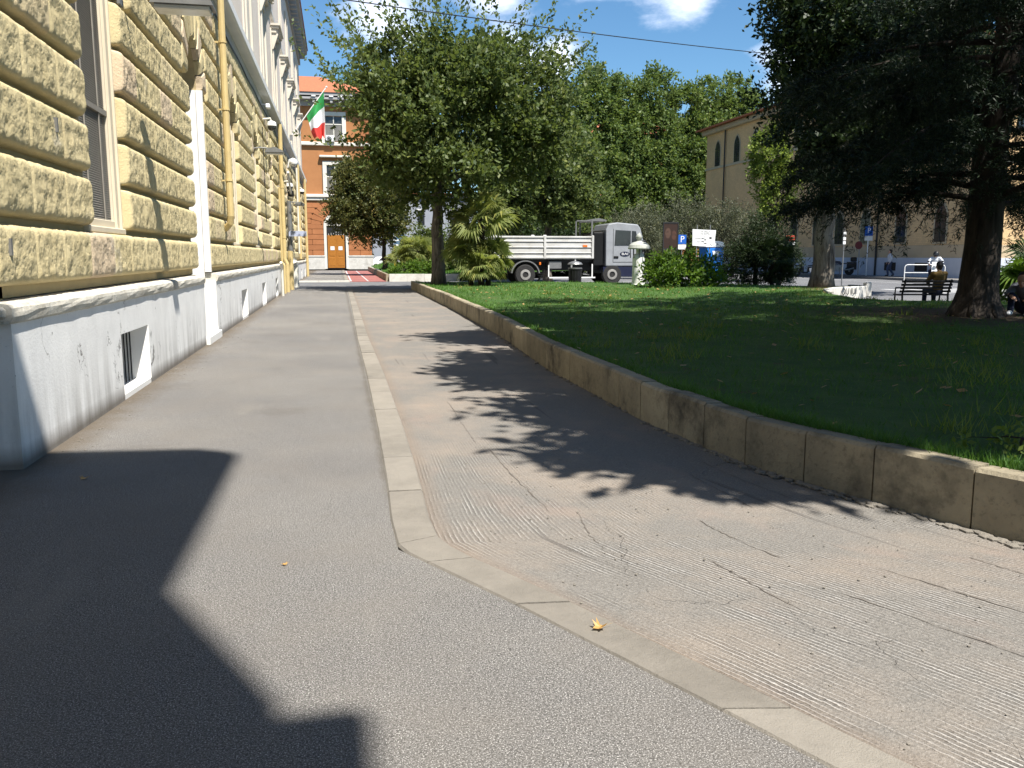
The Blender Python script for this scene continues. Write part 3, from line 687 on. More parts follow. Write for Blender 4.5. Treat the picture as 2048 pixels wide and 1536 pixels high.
# downpipes and service runs fixed to the wall
def pipe(pts, r, mat, clamps=()):
    mm = MB().tube(pts, r, 10)
    for z in clamps: mm.lathe([(r+.012,0),(r+.012,.04)], 10, (pts[0][0], pts[0][1], z)); mm.box(XW, pts[0][0], pts[0][1]-.015, pts[0][1]+.015, z, z+.03)
    return part(mm, 'downpipe', mat, yb, smooth=False)
pipe([(-2.14,18.62,6.79),(-2.14,18.62,2.3),(-2.16,18.66,2.16),(-2.26,18.75,2.06),(-2.45,18.9,2.02)], .068, M['pipe'], (3.0,4.4,5.7))
pipe([(-2.10,18.62,6.8),(-2.05,18.62,7.2),(-2.05,18.62,15.5)], .06, M['pipe'], (9,12))
pipe([(-2.14,36.4,6.7),(-2.14,36.4,2.0),(-2.14,36.4,1.35),(-2.06,36.4,1.15),(-2.06,36.4,0)], .085, M['pipe'], (2.2,4.2))
pipe([(-2.05,38.9,1.7),(-2.05,38.9,0)], .12, M['pipe'])
pipe([(-2.06,32.6,1.25),(-2.06,32.9,1.0),(-2.06,33.0,0)], .05, M['pipew'])
pipe([(-2.18,35.2,4.1),(-2.18,35.2,1.25),(-2.10,35.2,1.1),(-2.10,35.2,0)], .045, M['pipe'])
pipe([(-2.14,52.0,6.7),(-2.14,52.0,1.3)], .08, M['pipe']); pipe([(-2.1,61.5,6.7),(-2.1,61.5,0)], .09, M['pipe'])
pipe([(-2.16,41.5,4.0),(-2.16,41.5,1.3)], .11, M['zinc']); pipe([(-2.05,41.6,1.25),(-2.0,41.9,1.0),(-2.0,41.9,0)], .16, M['pipew'])
m = MB()
for zz, off in ((6.28,.13),(6.22,.14)):
    pts = [(XW+off, BY0+i*.8, zz+.02*math.sin(i*1.3)+.015*noise.noise((i*.7, zz*9, 0))) for i in range(70)]; m.tube(pts, .009, 4)
for yy, z0, z1 in ((29.4,2.6,5.6),(43.0,2.3,5.2),(38.0,4.0,6.2),(47,3.2,6.2)): m.tube([(XW+.13,yy,z1),(XW+.13,yy+.03,z0)], .014, 5)
part(m, 'cable_run', M['darkmetal'], yb)
for yy, zz in ((6.38+.3,1.5),(7.95,2.52)): part(MB().box(XW+.09, XW+.135, yy, yy+.03, zz, zz+.12), 'iron_cramp', M['steel'], yb)

# ------------------------------------------------------------------ corner building behind the viewer (its eaves cast the shadow in the foreground)
bb = thing('corner_building', 'corner building just behind the viewer whose shadow falls on the near pavement', 'building', (-4,-10,0))
part(MB().box(-16, 2.80, -24, -3.75, 0, 11.74), 'lower_wall', M['stucco'], bb); part(MB().box(-16, 3.12, -24, -3.6, 11.74, 11.9), 'band_course', M['ofwhite'], bb)
part(MB().box(-16, 2.86, -24, -3.52, 11.9, 14.02), 'upper_wall', M['upper'], bb)
part(MB().prism([(-16,-24),(2.87,-24),(2.87,-.72-.15),(2.6,-.70),(-16,1.3)], 14.02, 14.3), 'eaves', M['soffit'], bb)
part(MB().prism_axis([(-24,14.3),(-1.2,14.3),(-12,16.5)], -15.8, 2.6, 'x'), 'roof', M['roof'], bb)
for k in range(4):
    for z in (3.0, 7.5):
        w = part(MB().box(-14+k*4.2, -12.9+k*4.2, -3.62, -3.585, z, z+2.2), 'window', M['glass'], bb); part(MB().box(-14.15+k*4.2, -12.75+k*4.2, -3.6, -3.56, z+2.2, z+2.4).box(-14.15+k*4.2, -12.75+k*4.2, -3.6, -3.5, z-.15, z), 'frame', M['ofwhite'], w)

# ------------------------------------------------------------------ orange building closing the street
ob = thing('orange_building', 'orange rendered building with arched wooden door facing down the street', 'building', (0,92,.2))
YF = 90.0; OX0, OX1 = -12.0, 3.45
part(MB().box(OX0, OX1, YF+.02, YF+14, .15, 16.75), 'wall', M['orange'], ob)
part(MB().box(OX0, -1.25, YF-.12, YF+.02, .1, 1.35).box(1.0, OX1+.12, YF-.12, YF+.02, .1, 1.35).box(OX1, OX1+.12, YF-.118, YF+14, .1, 1.35), 'plinth', M['white_stone'], ob)
part(MB().box(OX0, -1.25, YF-.17, YF+.018, 1.35, 1.5, .03).box(1.0, OX1+.16, YF-.17, YF+.018, 1.35, 1.5, .03), 'plinth_cap', M['white_stone'], ob)
DC, DR, DSP = -.13, .95, 4.55
bmesh0 = MB().box(-.5,.5,-.5,.5,-.5,.5,.06); me0 = bpy.data.meshes.new('block'); me0.from_pydata(bmesh0.v, [], bmesh0.f); me0.materials.append(M['orangeb'])
# bevel is scaled with the block; blocks are about 1.2 x 0.5
oo = root_loc(ob)
def oblk(x0, x1, z0, z1): put('block', me0, ob, ((x0+x1)/2-oo[0], YF-.02-oo[1], (z0+z1)/2-oo[2]), (0,0,0), (x1-x0-.035, .12, z1-z0-.035))
for i in range(10):
    z0 = 1.5+i*.53; z1 = z0+.53; zc = (z0+z1)/2
    rr = DR+1.55; h = DR+.28 if zc < DSP-.1 else (math.sqrt(max(0, rr*rr-(zc-DSP)**2)) if abs(zc-DSP) < rr else 0)
    st = .55*(i % 2)
    for side in (-1, 1):
        a = DC+side*h; e = OX1+.02 if side > 0 else -4.2
        while (e-a)*side > .15:
            b = a+side*(1.15+(st if a == DC+side*h else 0)); b = b if (e-b)*side > .3 else e
            oblk(min(a,b), max(a,b), z0, z1); a = b
NV = 13
for v in range(NV):
    a0, a1 = math.pi*v/NV+.012, math.pi*(v+1)/NV-.012; mm = MB(); r0, r1 = DR+.3, DR+1.52
    mm.prism_axis([(DC+r0*math.cos(a0), DSP+r0*math.sin(a0)), (DC+r1*math.cos(a0), DSP+r1*math.sin(a0)), (DC+r1*math.cos(a1), DSP+r1*math.sin(a1)), (DC+r0*math.cos(a1), DSP+r0*math.sin(a1))], YF-.08, YF+.02, 'y')
    part(mm, 'voussoir', M['orangeb'], ob)
# white arched jamb, recessed door and fanlight
m = MB()
for s in (-1,1): m.box(DC+s*DR, DC+s*(DR+.27), YF-.14, YF+.05, .15, DSP)
for i in range(14):
    a0, a1 = math.pi*i/14, math.pi*(i+1)/14
    m.prism_axis([(DC+DR*math.cos(a0), DSP+DR*math.sin(a0)), (DC+(DR+.27)*math.cos(a0), DSP+(DR+.27)*math.sin(a0)), (DC+(DR+.27)*math.cos(a1), DSP+(DR+.27)*math.sin(a1)), (DC+DR*math.cos(a1), DSP+DR*math.sin(a1))], YF-.14, YF+.05, 'y')
part(m, 'door_surround', M['ofwhite'], ob)
part(MB().prism_axis([(DC+DR*math.cos(math.pi*i/14), DSP+DR*math.sin(math.pi*i/14)) for i in range(15)]+[(DC-DR,.15),(DC+DR,.15)], YF-.02, YF+.015, 'y'), 'door_recess', M['dark'], ob)
dr = part(MB().box(DC-DR+.08, DC-.005, YF-.06, YF-.022, .25, 3.55).box(DC+.005, DC+DR-.14, YF-.06, YF-.022, .25, 3.55), 'door', M['door'], ob)
mm = MB()
for s in (-1,1):
    for z0, z1 in ((.45,1.3),(1.45,2.2),(2.35,3.35)): mm.box(DC+s*.14, DC+s*.72, YF-.08, YF-.058, z0, z1, .02)
part(mm, 'door_panel', M['door'], dr)
for s in (-.4,.4): part(MB().box(DC+s-.2, DC+s+.2, YF-.095, YF-.08, 2.05, 2.42), 'paper_notice', M['white'], dr)
m = MB()
for i in range(9): a = math.pi*i/8; m.tube([(DC, YF-.05, DSP), (DC+.9*math.cos(a), YF-.05, DSP+.9*math.sin(a))], .03, 5)
for r in (.45,.9): m.tube([(DC+r*math.cos(math.pi*i/14), YF-.05, DSP+r*math.sin(math.pi*i/14)) for i in range(15)], .03, 5)
m.tube([(DC-.93,YF-.05,DSP-.05),(DC+.93,YF-.05,DSP-.05)], .04, 5)
for i in range(7): m.tube([(DC-.75+i*.25,YF-.05,3.55),(DC-.75+i*.25,YF-.05,3.95-.08*abs(i-3))], .025, 5)
part(m, 'fanlight', M['ofwhite'], ob)
m = MB().prism_axis([(DC-.3,DSP+1.0),(DC+.3,DSP+1.0),(DC+.36,DSP+1.55),(DC-.36,DSP+1.55)], YF-.3, YF-.079, 'y'); part(m, 'keystone', M['soffit'], ob)
part(MB().box(1.35,1.55,YF-.09,YF-.06,3.6,3.85), 'nameplate', M['white'], ob)
part(MB().box(OX0, OX1+.18, YF-.22, YF+.018, 7.0, 7.28, .04).box(OX0, OX1+.3, YF-.34, YF+.017, 7.3, 7.62, .05), 'band_course', M['ofwhite'], ob)
part(MB().box(OX0, OX1+.2, YF-.25, YF+.017, 12.4, 12.75, .05), 'band_course', M['ofwhite'], ob)
for z0, z1 in ((7.62,10.9),(12.75,15.7)):
    for c in (-5.4, -.05):
        w = part(MB().box(c-.82, c+.82, YF-.01, YF+.012, z0+.1, z1-.45), 'window', M['glass'], ob)
        fr = MB()
        for s in (-1,1): fr.box(c+s*.82, c+s*1.22, YF-.14, YF+.013, z0, z1-.4, .02)
        fr.box(c-1.22, c+1.22, YF-.14, YF+.013, z1-.4, z1, .02); fr.box(c-.04,c+.04,YF-.05,YF+.01,z0+.1,z1-.42); fr.box(c-.82,c+.82,YF-.05,YF+.01,z0+1.7,z0+1.8)
        part(fr, 'frame', M['ofwhite'], w)
        if z0 < 8: part(MB().box(c-1.5,c+1.5,YF-.4,YF+.01,z1+.35,z1+.55,.04), 'hood', M['ofwhite'], w)
        cu = MB()
        for q in range(13): cu.box(c-.78+q*.12, c-.70+q*.12, YF-.03, YF-.012, z0+.1, z0+1.65)
        part(cu, 'curtain', M['louvre'], w)
for q in range(8): part(MB().box(OX1-.75-.12*(q%2), OX1+.04, YF-.05, YF+.015, 7.7+q*.6, 8.22+q*.6, .02), 'quoin', M['orangeb'], ob)
for q in range(6): part(MB().box(OX1-.75-.12*(q%2), OX1+.04, YF-.05, YF+.015, 12.8+q*.6, 13.32+q*.6, .02), 'quoin', M['orangeb'], ob)
m = MB().box(OX0-.8, OX1+1.0, YF-1.0, YF+15, 16.75, 16.95).box(OX0-.8, OX1+1.05, YF-1.06, YF+15, 17.1, 17.4).box(OX0,OX1+.2,YF-.2,YF+.01,16.2,16.74)
part(m, 'cornice', M['soffit'], ob)
for q in range(8):
    x = OX1+.6-q*.85
    part(MB().box(x-.12, x+.12, YF-.92, YF-.21, 16.45, 16.74), 'modillion', M['soffit'], ob); part(MB().box(x-.2, x+.2, YF-1.1, YF-1.0, 16.97, 17.08), 'dentil', M['white'], ob)
x0, x1, y0, y1 = OX0-.9, OX1+1.15, YF-1.15, YF+15
part(MB().add([(x0,y0,17.4),(x1,y0,17.4),(x1,y1,17.4),(x0,y1,17.4),(x0+4.5,YF+6.5,20.3),(-1.4,YF+6.5,20.3)], [(0,1,5,4),(1,2,5),(2,3,4,5),(3,0,4),(3,2,1,0)]), 'roof', M['roof'], ob)

# ------------------------------------------------------------------ beige brick building on the right
cb = thing('beige_building', 'beige brick building with tall pointed windows and tiled roof across the right-hand road', 'building', (45,64,0))
CX, CY0, CY1 = 37.3, 45.4, 83.8
part(MB().box(CX, 58, CY0, CY1, 1.4, 14.0), 'wall', M['church'], cb)
part(MB().box(CX-.1, 58, CY0-.1, CY1+.1, -.05, 1.35), 'plinth', M['churchplinth'], cb)
part(MB().box(CX-.06, 58, CY0-.06, CY1+.06, 1.35, 2.15), 'base_band', M['churchlow'], cb)
part(MB().box(CX-.09, 58, CY0-.09, CY1+.09, 10.05, 10.25), 'sill_course', M['churchtrim'], cb)
part(MB().box(CX-.45, 58, CY0-.45, CY1+.45, 13.55, 14.05, .08), 'cornice', M['churchtrim'], cb)
part(MB().add([(CX-.9,CY0-.9,14.05),(60,CY0-.9,14.05),(60,CY1+.9,14.05),(CX-.9,CY1+.9,14.05),(48.5,CY0+10,17.6),(48.5,CY1-10,17.6)], [(0,4,5,3)[::-1],(0,1,4),(1,2,5,4),(2,3,5),(0,3,2,1)]).box(CX-.95,CX-.8,CY0-.9,CY1+.9,13.98,14.12), 'roof', M['roof'], cb)
def gothic(c, z0, z1, hw):
    out = [(c-hw,z0),(c+hw,z0)]; zs = z1-hw*1.7
    for i in range(6): a = R(60)*i/5; out.append((c-hw+2*hw*math.cos(a), zs+2*hw*math.sin(a)))
    for i in range(4,-1,-1): a = R(60)*i/5; out.append((c+hw-2*hw*math.cos(a), zs+2*hw*math.sin(a)))
    return out
for k, c in enumerate([48.0,51.9,55.9,59.2,62.3,65.8,69.8,73.3,76.9,81.1]):
    for z0, z1, hw in ((10.3,12.7,.55),(2.35,4.75,.5)):
        fr = part(MB().prism_axis(gothic(c, z0-.12, z1+.15, hw+.14), CX-.05, CX+.02, 'x'), 'window', M['churchtrim'], cb)
        part(MB().prism_axis(gothic(c, z0, z1, hw), CX-.07, CX-.045, 'x'), 'pane', M['glass'], fr)
        g = MB().box(CX-.09, CX-.068, c-.03, c+.03, z0, z1-.1)
        for q in range(4): g.box(CX-.088, CX-.068, c-hw, c+hw, z0+.35+q*.42, z0+.38+q*.42)
        part(g, 'glazing_bar', M['darkmetal'], fr)
for c in (49.5,52.7,57.2,61.4,66,71,76): part(MB().box(CX-.13, CX-.09, c-.6, c+.6, .48, 1.03), 'cellar_window', M['dark'], cb)
for c in (79.3, 54.3): part(MB().tube([(CX-.16,c,13.5),(CX-.16,c,.1)], .07, 8), 'downpipe', M['darkmetal'], cb)
for x in (40.5,44.5,48.5): 
    w = part(MB().prism_axis(gothic(x, 9.0, 12.4, .55), CY0-.07, CY0-.02, 'y'), 'window', M['glass'], cb)
# buildings farther off, seen through the trees
ab = thing('apartment_block', 'orange apartment block glimpsed behind the row of plane trees', 'building', (30,120,0))
part(MB().box(20, 62, 112, 124, -.05, 17), 'wall', M['orange'], ab); part(MB().box(19.2, 62.8, 111.3, 124, 17, 17.5).box(20,62,111.8,112,8.4,8.8), 'cornice', M['ofwhite'], ab)
part(MB().add([(19,111,17.5),(63,111,17.5),(63,125,17.5),(19,125,17.5),(25,118,20),(58,118,20)], [(0,1,5,4),(1,2,5),(2,3,4,5),(3,0,4)]), 'roof', M['roof'], ab)
for i in range(10):
    for z in (1.5,5,9.5,13): w = part(MB().box(21.2+i*4, 22.6+i*4, 111.93, 111.99, z, z+2.1), 'window', M['glass'], ab); part(MB().box(21+i*4,22.8+i*4,111.88,111.995,z+2.1,z+2.3).box(21+i*4,22.8+i*4,111.85,111.995,z-.2,z), 'frame', M['ofwhite'], w)
gb = thing('grey_building', 'pale grey villa with a yellow upper wall far behind the left palm', 'building', (10,140,0))
M['paleblue'] = pm('pale_grey_render', (.30,.32,.36), (.25,.27,.3), 1, .9); M['yellowr'] = pm('yellow_render', (.60,.42,.13), (.52,.36,.11), 1, .9)
part(MB().box(8.6, 22, 138, 150, -.05, 11), 'wall', M['paleblue'], gb); part(MB().box(5.4, 8.55, 137.5, 150, 7.2, 11.6), 'upper_wall', M['yellowr'], gb); part(MB().box(5.4, 8.5, 138, 150, -.05, 7.2), 'wall', M['paleblue'], gb)
part(MB().add([(5,137,11.6),(8.9,137,11.6),(8.9,150,11.6),(5,150,11.6),(6.9,138,13.4),(6.9,150,13.4)], [(0,1,4),(1,2,5,4),(2,3,5),(3,0,4,5)]).box(8.4,22.4,137.4,150,11,11.3), 'roof', M['roof'], gb)
for x in (10,12.6,15.2,17.8):
    for z in (2,6.4): w = part(MB().box(x, x+1.1, 137.92, 137.99, z, z+2.2), 'window', M['glass'], gb); part(MB().box(x-.15,x+1.25,137.9,137.995,z+2.2,z+2.4), 'frame', M['white'], w)

# ------------------------------------------------------------------ vegetation
RS = np.random.default_rng(11)
def unit(a): return a/np.maximum(1e-9, np.linalg.norm(a, axis=-1, keepdims=True))
def leaf_quads(pos, ld, size, asp=.55, up=.6):
    n = len(pos); s = size*RS.uniform(.65, 1.3, (n,1))
    nn = unit(RS.normal(size=(n,3))+np.array([0,0,up])); sd = unit(np.cross(ld, nn)); nn = np.cross(sd, ld)
    return np.stack([pos, pos+ld*s*.5+sd*s*asp*.5-nn*s*.06, pos+ld*s+nn*s*.05, pos+ld*s*.5-sd*s*asp*.5-nn*s*.06], 1)
def twig_leaves(base, d, L, m, size, droop=.15, asp=.55, spread=.8, up=.6):
    n = len(base); t = (np.arange(m)[None,:]+RS.uniform(0,1,(n,m)))/m
    p = base[:,None]+d[:,None]*(L[:,None]*t)[...,None]; p[...,2] -= droop*(L[:,None]*t)**2
    p += RS.normal(size=p.shape)*size*.25
    ld = unit(d[:,None]*.7+RS.normal(size=p.shape)*spread); return leaf_quads(p.reshape(-1,3), ld.reshape(-1,3), size, asp, up)
def crown(lobes, ncl, per, m, size, L, dirup=.35, csp=.5, shell=(.45,1.0), droop=.15, asp=.55, spread=.8):
    lob = np.array(lobes, float); vol = lob[:,3]*lob[:,4]*lob[:,5]; k = RS.choice(len(lob), ncl, p=vol/vol.sum()); lb = lob[k]
    u = unit(RS.normal(size=(ncl,3))); r = RS.uniform(shell[0]**2, shell[1]**2, (ncl,1))**.5
    c = lb[:,:3]+u*r*lb[:,3:6]; cd = unit(u+np.array([0,0,dirup]))
    base = np.repeat(c, per, 0)+RS.normal(size=(ncl*per,3))*csp*np.repeat(lb[:,3:4], per, 0)*.22
    d = unit(np.repeat(cd, per, 0)+RS.normal(size=(ncl*per,3))*.65)
    return twig_leaves(base, d, L*RS.uniform(.4,1.25,ncl*per), m, size, droop, asp, spread), c
def wob(a, b, n=5, k=.06):
    a, b = Vector(a), Vector(b); L = (b-a).length
    return [a.lerp(b, i/n)+Vector(RS.normal(size=3))*(k*L*.5*(0 if i in (0,n) else 1)) for i in range(n+1)]
def tree(name, label, base, h, r, lobes, leaf, brk, ncl, per, m, size, L, group=None, limbs=26, cat='tree', lean=(0,0), **k):
    t = thing(name, label, cat, base, 0, group); B = Vector(base)
    q, cl = crown(lobes, ncl, per, m, size, L, **k)
    tm = MB(); top = B+Vector((lean[0], lean[1], h)); tp = wob(B+Vector((0,0,-.1)), top, 7, .02)
    tm.tube(tp, [r*1.35, r*1.08]+[r*(1-.06*i) for i in range(6)], 12)
    ctr = np.array(lobes)[:,:3]
    for c in ctr: tm.tube(wob(tp[-1] if c[2] > top.z-.5 else tp[5], c, 5, .08), [r*.62,r*.5,r*.4,r*.3,r*.22,r*.14], 8)
    part(tm, 'trunk', brk, t, smooth=True)
    lm = MB()
    for i in RS.choice(len(cl), min(limbs, len(cl)), replace=False):
        c = cl[i]; j = int(np.argmin(np.linalg.norm(ctr-c, axis=1))); a = ctr[j]*.65+np.array(top)*.35
        lm.tube(wob(a, c, 4, .12), [r*.2,r*.15,r*.1,r*.07,r*.03], 6)
    part(lm, 'limbs', brk, t)
    f = quads('crown', q, leaf, t, True); return t
# the large elm at the end of the lawn: dense crown, long sprays standing up at the top
el = tree('elm_tree', 'tall leafy elm with long upright sprays at the far end of the lawn', (4.15,36.2,.28), 4.2, .27,
  [(4.4,36,7.0,3.3,3.4,2.7),(5.4,35.4,8.8,2.2,2.4,1.5),(3.1,36,6.3,2.0,2.6,2.0),(7.2,36.2,7.9,2.6,2.8,2.2),(4.3,35.6,5.0,2.8,2.8,1.6),(3.3,36.3,8.9,1.9,2.4,1.1),(8.4,36.4,6.4,1.8,2,1.8),(2.4,36,8.3,1.3,2,1.6)],
  M['elm'], M['bark'], 340, 13, 13, .215, 1.05, droop=.10, dirup=.5, csp=.36)
# sprays leaving the top of its crown
n = 130; u = RS.uniform(-1,1,n); b = np.c_[4.7+u*4.6, 36+RS.normal(size=n)*1.5, 9.5+RS.uniform(-1.6,1.3,n)-1.4*u*u]
q = twig_leaves(b, unit(np.c_[u*.85+RS.normal(size=n)*.25, RS.normal(size=n)*.25, np.full(n,1.0)]), RS.uniform(1.2,3.3,n), 32, .20, -.02, .55, .9)
n = 64; sgn = np.where(RS.uniform(size=n) < .62, 1.0, -1.0); b2 = np.c_[np.where(sgn > 0, 8.6, 1.5)+RS.normal(size=n)*.5, 36+RS.normal(size=n)*1.2, RS.uniform(5.6,10.2,n)]
q2 = twig_leaves(b2, unit(np.c_[sgn*1.0, RS.normal(size=n)*.3, RS.uniform(.0,.9,n)]), RS.uniform(.8,2.3,n), 28, .20, .03, .55, .9)
quads('spray', np.concatenate([q,q2]), M['elm'], el, True)
tree('elm_tree', 'dark rounded elm behind the truck with crown down to the truck bed', (12.2,49.5,-.05), 4.2, .25,
  [(11.6,49,6.3,2.9,2.4,2.6),(13.6,49.5,5.4,2.0,2,2.0),(9.6,49,5.2,1.8,2,2.0),(11.4,49,8.2,1.9,2,1.5)], M['elm'], M['bark'], 260, 12, 12, .24, .95)
tree('linden_tree', 'small rust tinged leafy tree beside the orange building and the red cycle lane', (3.45,66,.55), 2.6, .17,
  [(2.2,66,5.3,2.6,2.2,2.5),(3.7,66,4.3,1.6,1.8,1.6),(1.4,66,6.9,1.5,1.6,1.6),(3.9,66,6.0,1.3,1.6,1.6),(1.0,66,4.6,1.3,1.5,1.5)], M['small'], M['barkd'], 280, 11, 12, .22, .85)
tree('linden_tree', 'pale green young tree catching the sun in front of the beige building', (24.9,46,-.05), 3.3, .13,
  [(24.3,46,7.3,.95,1.1,1.5),(25.6,46,6.5,.9,1,1.1),(24.9,46,4.9,.95,1,1.4),(24.0,46,5.7,.7,.9,1.1)], M['light'], M['barkd'], 125, 10, 11, .17, .6, dirup=.5)
tree('elm_tree', 'elm with thick fissured trunk behind the graffitied corner wall', (17.95,29.5,.27), 3.6, .40,
  [(18.3,28.9,7.4,2.7,2.6,2.5),(17.3,29.2,8.6,1.7,1.8,1.9),(16.9,29.6,10.6,1.6,1.8,1.6),(20.6,28.6,7.0,2.6,2.6,2.4),(18.3,28.4,10.2,3.1,3,2.2),(17.6,28,5.4,1.5,1.6,1.2),(22.6,29,8.5,2.4,2.4,2.6)], M['dk'], M['barkl'], 560, 11, 12, .20, .9, dirup=.3)
ptops = [(19.4,90,18.0,2.9),(24.0,92,19.8,2.9),(28.4,93,21.6,2.9),(32.0,94,21.0,2.6),(35.6,95,22.1,2.8),(39.6,96,20.4,2.7),(43.5,97,21.6,2.9),(47.0,98,22.6,2.7),(51.0,99,20.3,2.8),(55.5,100,20,3)]
pl = ['leftmost plane tree of the row, half hidden by the tall elm','plane tree second from the left in the row, above the truck bed','plane tree of the row above the truck cab','narrow plane tree just right of the truck cab in the row','plane tree in the middle of the row behind the poster','slightly lower plane tree in the row left of the beige building','plane tree touching the left edge of the beige building','tallest plane tree rising behind the beige building roof','plane tree behind the beige building roof next to the dark elm','plane tree behind the beige roof, rightmost of the row']
for (x, y, zt, rr), lb in zip(ptops, pl):
    tree('plane_tree', lb, (x,y,-.05), 5.5, .3, [(x,y,zt-2.6,rr*.85,rr*.85,2.6),(x+.3,y,zt-6.5,rr*1.05,rr,3.2),(x-.4,y-.5,zt-10.5,rr*1.05,rr,3.0),(x+.3,y-.3,zt-14,rr*1.0,rr*.9,2.6),(x-.2,y-.6,4.2,rr*.9,rr*.8,2.2)],
      M['plane'], M['bark'], 330, 9, 9, .38, 1.4, group='plane trees in a row beyond the cross street', dirup=.7, limbs=14)
for x, y, zt, lb in ((1.8,128,27.5,'tall green tree rising behind the orange building roof'),(-4,131,26,'broad tree behind the orange roof, hidden by the eaves')):
    tree('plane_tree', lb, (x,y,-.05), 9, .4, [(x,y,zt-4,3.6,3.4,4),(x+1,y,zt-9,4,4,4),(x+3.5,y,zt-7,3,3,4)], M['plane'], M['bark'], 150, 9, 9, .42, 1.6, dirup=.7, limbs=8)
for x, y, zt, rr, lb in ((19.5,54,4.6,2.0,'grey green olive tree above the truck cab'),(24.6,58,5.6,2.3,'grey olive tree beside the white map board'),(27.6,57,5.2,2.1,'olive tree behind the dark bush at the right'),(21.9,60,5.0,1.6,'thin olive tree over the portrait poster')):
    tree('olive_tree', lb, (x,y,-.05), zt-2.4, .14, [(x,y,zt-1.3,rr,rr*.8,1.2),(x+rr*.5,y,zt-2.0,rr*.7,rr*.7,1.0),(x-rr*.5,y,zt-1.9,rr*.7,rr*.7,1.0)], M['olive'], M['barkd'], 100, 10, 12, .15, .7, group='olive trees along the far road', asp=.3)
for x, y, w, h, lb in ((7.6,60,2.4,3.2,'dark holm oak behind the tall fan palm'),(12.0,63,2.6,3.6,'dark holm oak directly behind the truck bed'),(16.6,64,2.3,3.4,'dark holm oak behind the truck cab'),(21.5,72,2.6,3.8,'dark holm oak behind the portrait poster'),(27.5,76,2.6,3.6,'dark holm oak behind the map board')):
    tree('holm_oak', lb, (x,y,-.05), 1.6, .2, [(x,y,h*.6,w,1.8,h*.55),(x-w*.6,y,h*.45,w*.7,1.4,h*.4),(x+w*.6,y,h*.5,w*.7,1.4,h*.45)], M['dk'] if x > 10 and x < 20 else M['elm'], M['barkd'], 130, 9, 9, .24, .7, group='holm oaks along the cross street')
# dark bush, dense to the ground
tree('dark_bush', 'big dark evergreen bush at the edge of the lawn beside the elm trunk', (18.9,36.6,-.05), 1.0, .12, [(18.9,36.6,1.1,1.5,1.2,1.2),(19.8,36.6,1.5,1.1,1,1.3),(19.2,36.6,2.4,.9,.8,.9),(17.9,36.6,1.0,.9,.9,.9)], M['dk'], M['barkd'], 210, 10, 10, .13, .55, cat='bush', asp=.3, dirup=.8)
# tree standing out of the picture to the right; its branches shade the lane and the lawn
ot = tree('elm_tree', 'tree beside the cedar at the right whose crown shades the near lawn', (10.6,2.4,.28), 5.2, .34,
  [(8.2,4.6,8.6,2.9,2.8,1.5),(5.9,6.2,8.8,1.9,2.4,1.1),(10.4,4.6,9.0,2.8,2.8,1.7),(6.3,2.6,8.7,1.7,1.6,1.1),(9.6,7.4,9.2,2.5,2.0,1.3),(5.7,2.0,8.5,2.0,1.4,.7),(5.7,5.9,8.6,2.1,.95,.7),(5.8,11.2,8.8,1.5,1.6,.7),(7.4,11.0,8.9,2.0,1.7,1.0),(6.0,3.4,8.6,2.0,1.1,.8),(7.3,8.4,8.8,1.6,1.0,.6),(7.4,6.4,8.9,2.2,2.2,.9),(6.9,1.0,8.6,1.8,1.4,.8),(12.6,2.6,9.2,2.6,2.4,1.4),(14.2,6.2,9.6,2.6,2.6,1.4)], M['dk'], M['barkd'], 1800, 12, 10, .27, .6, droop=.12, dirup=.0)

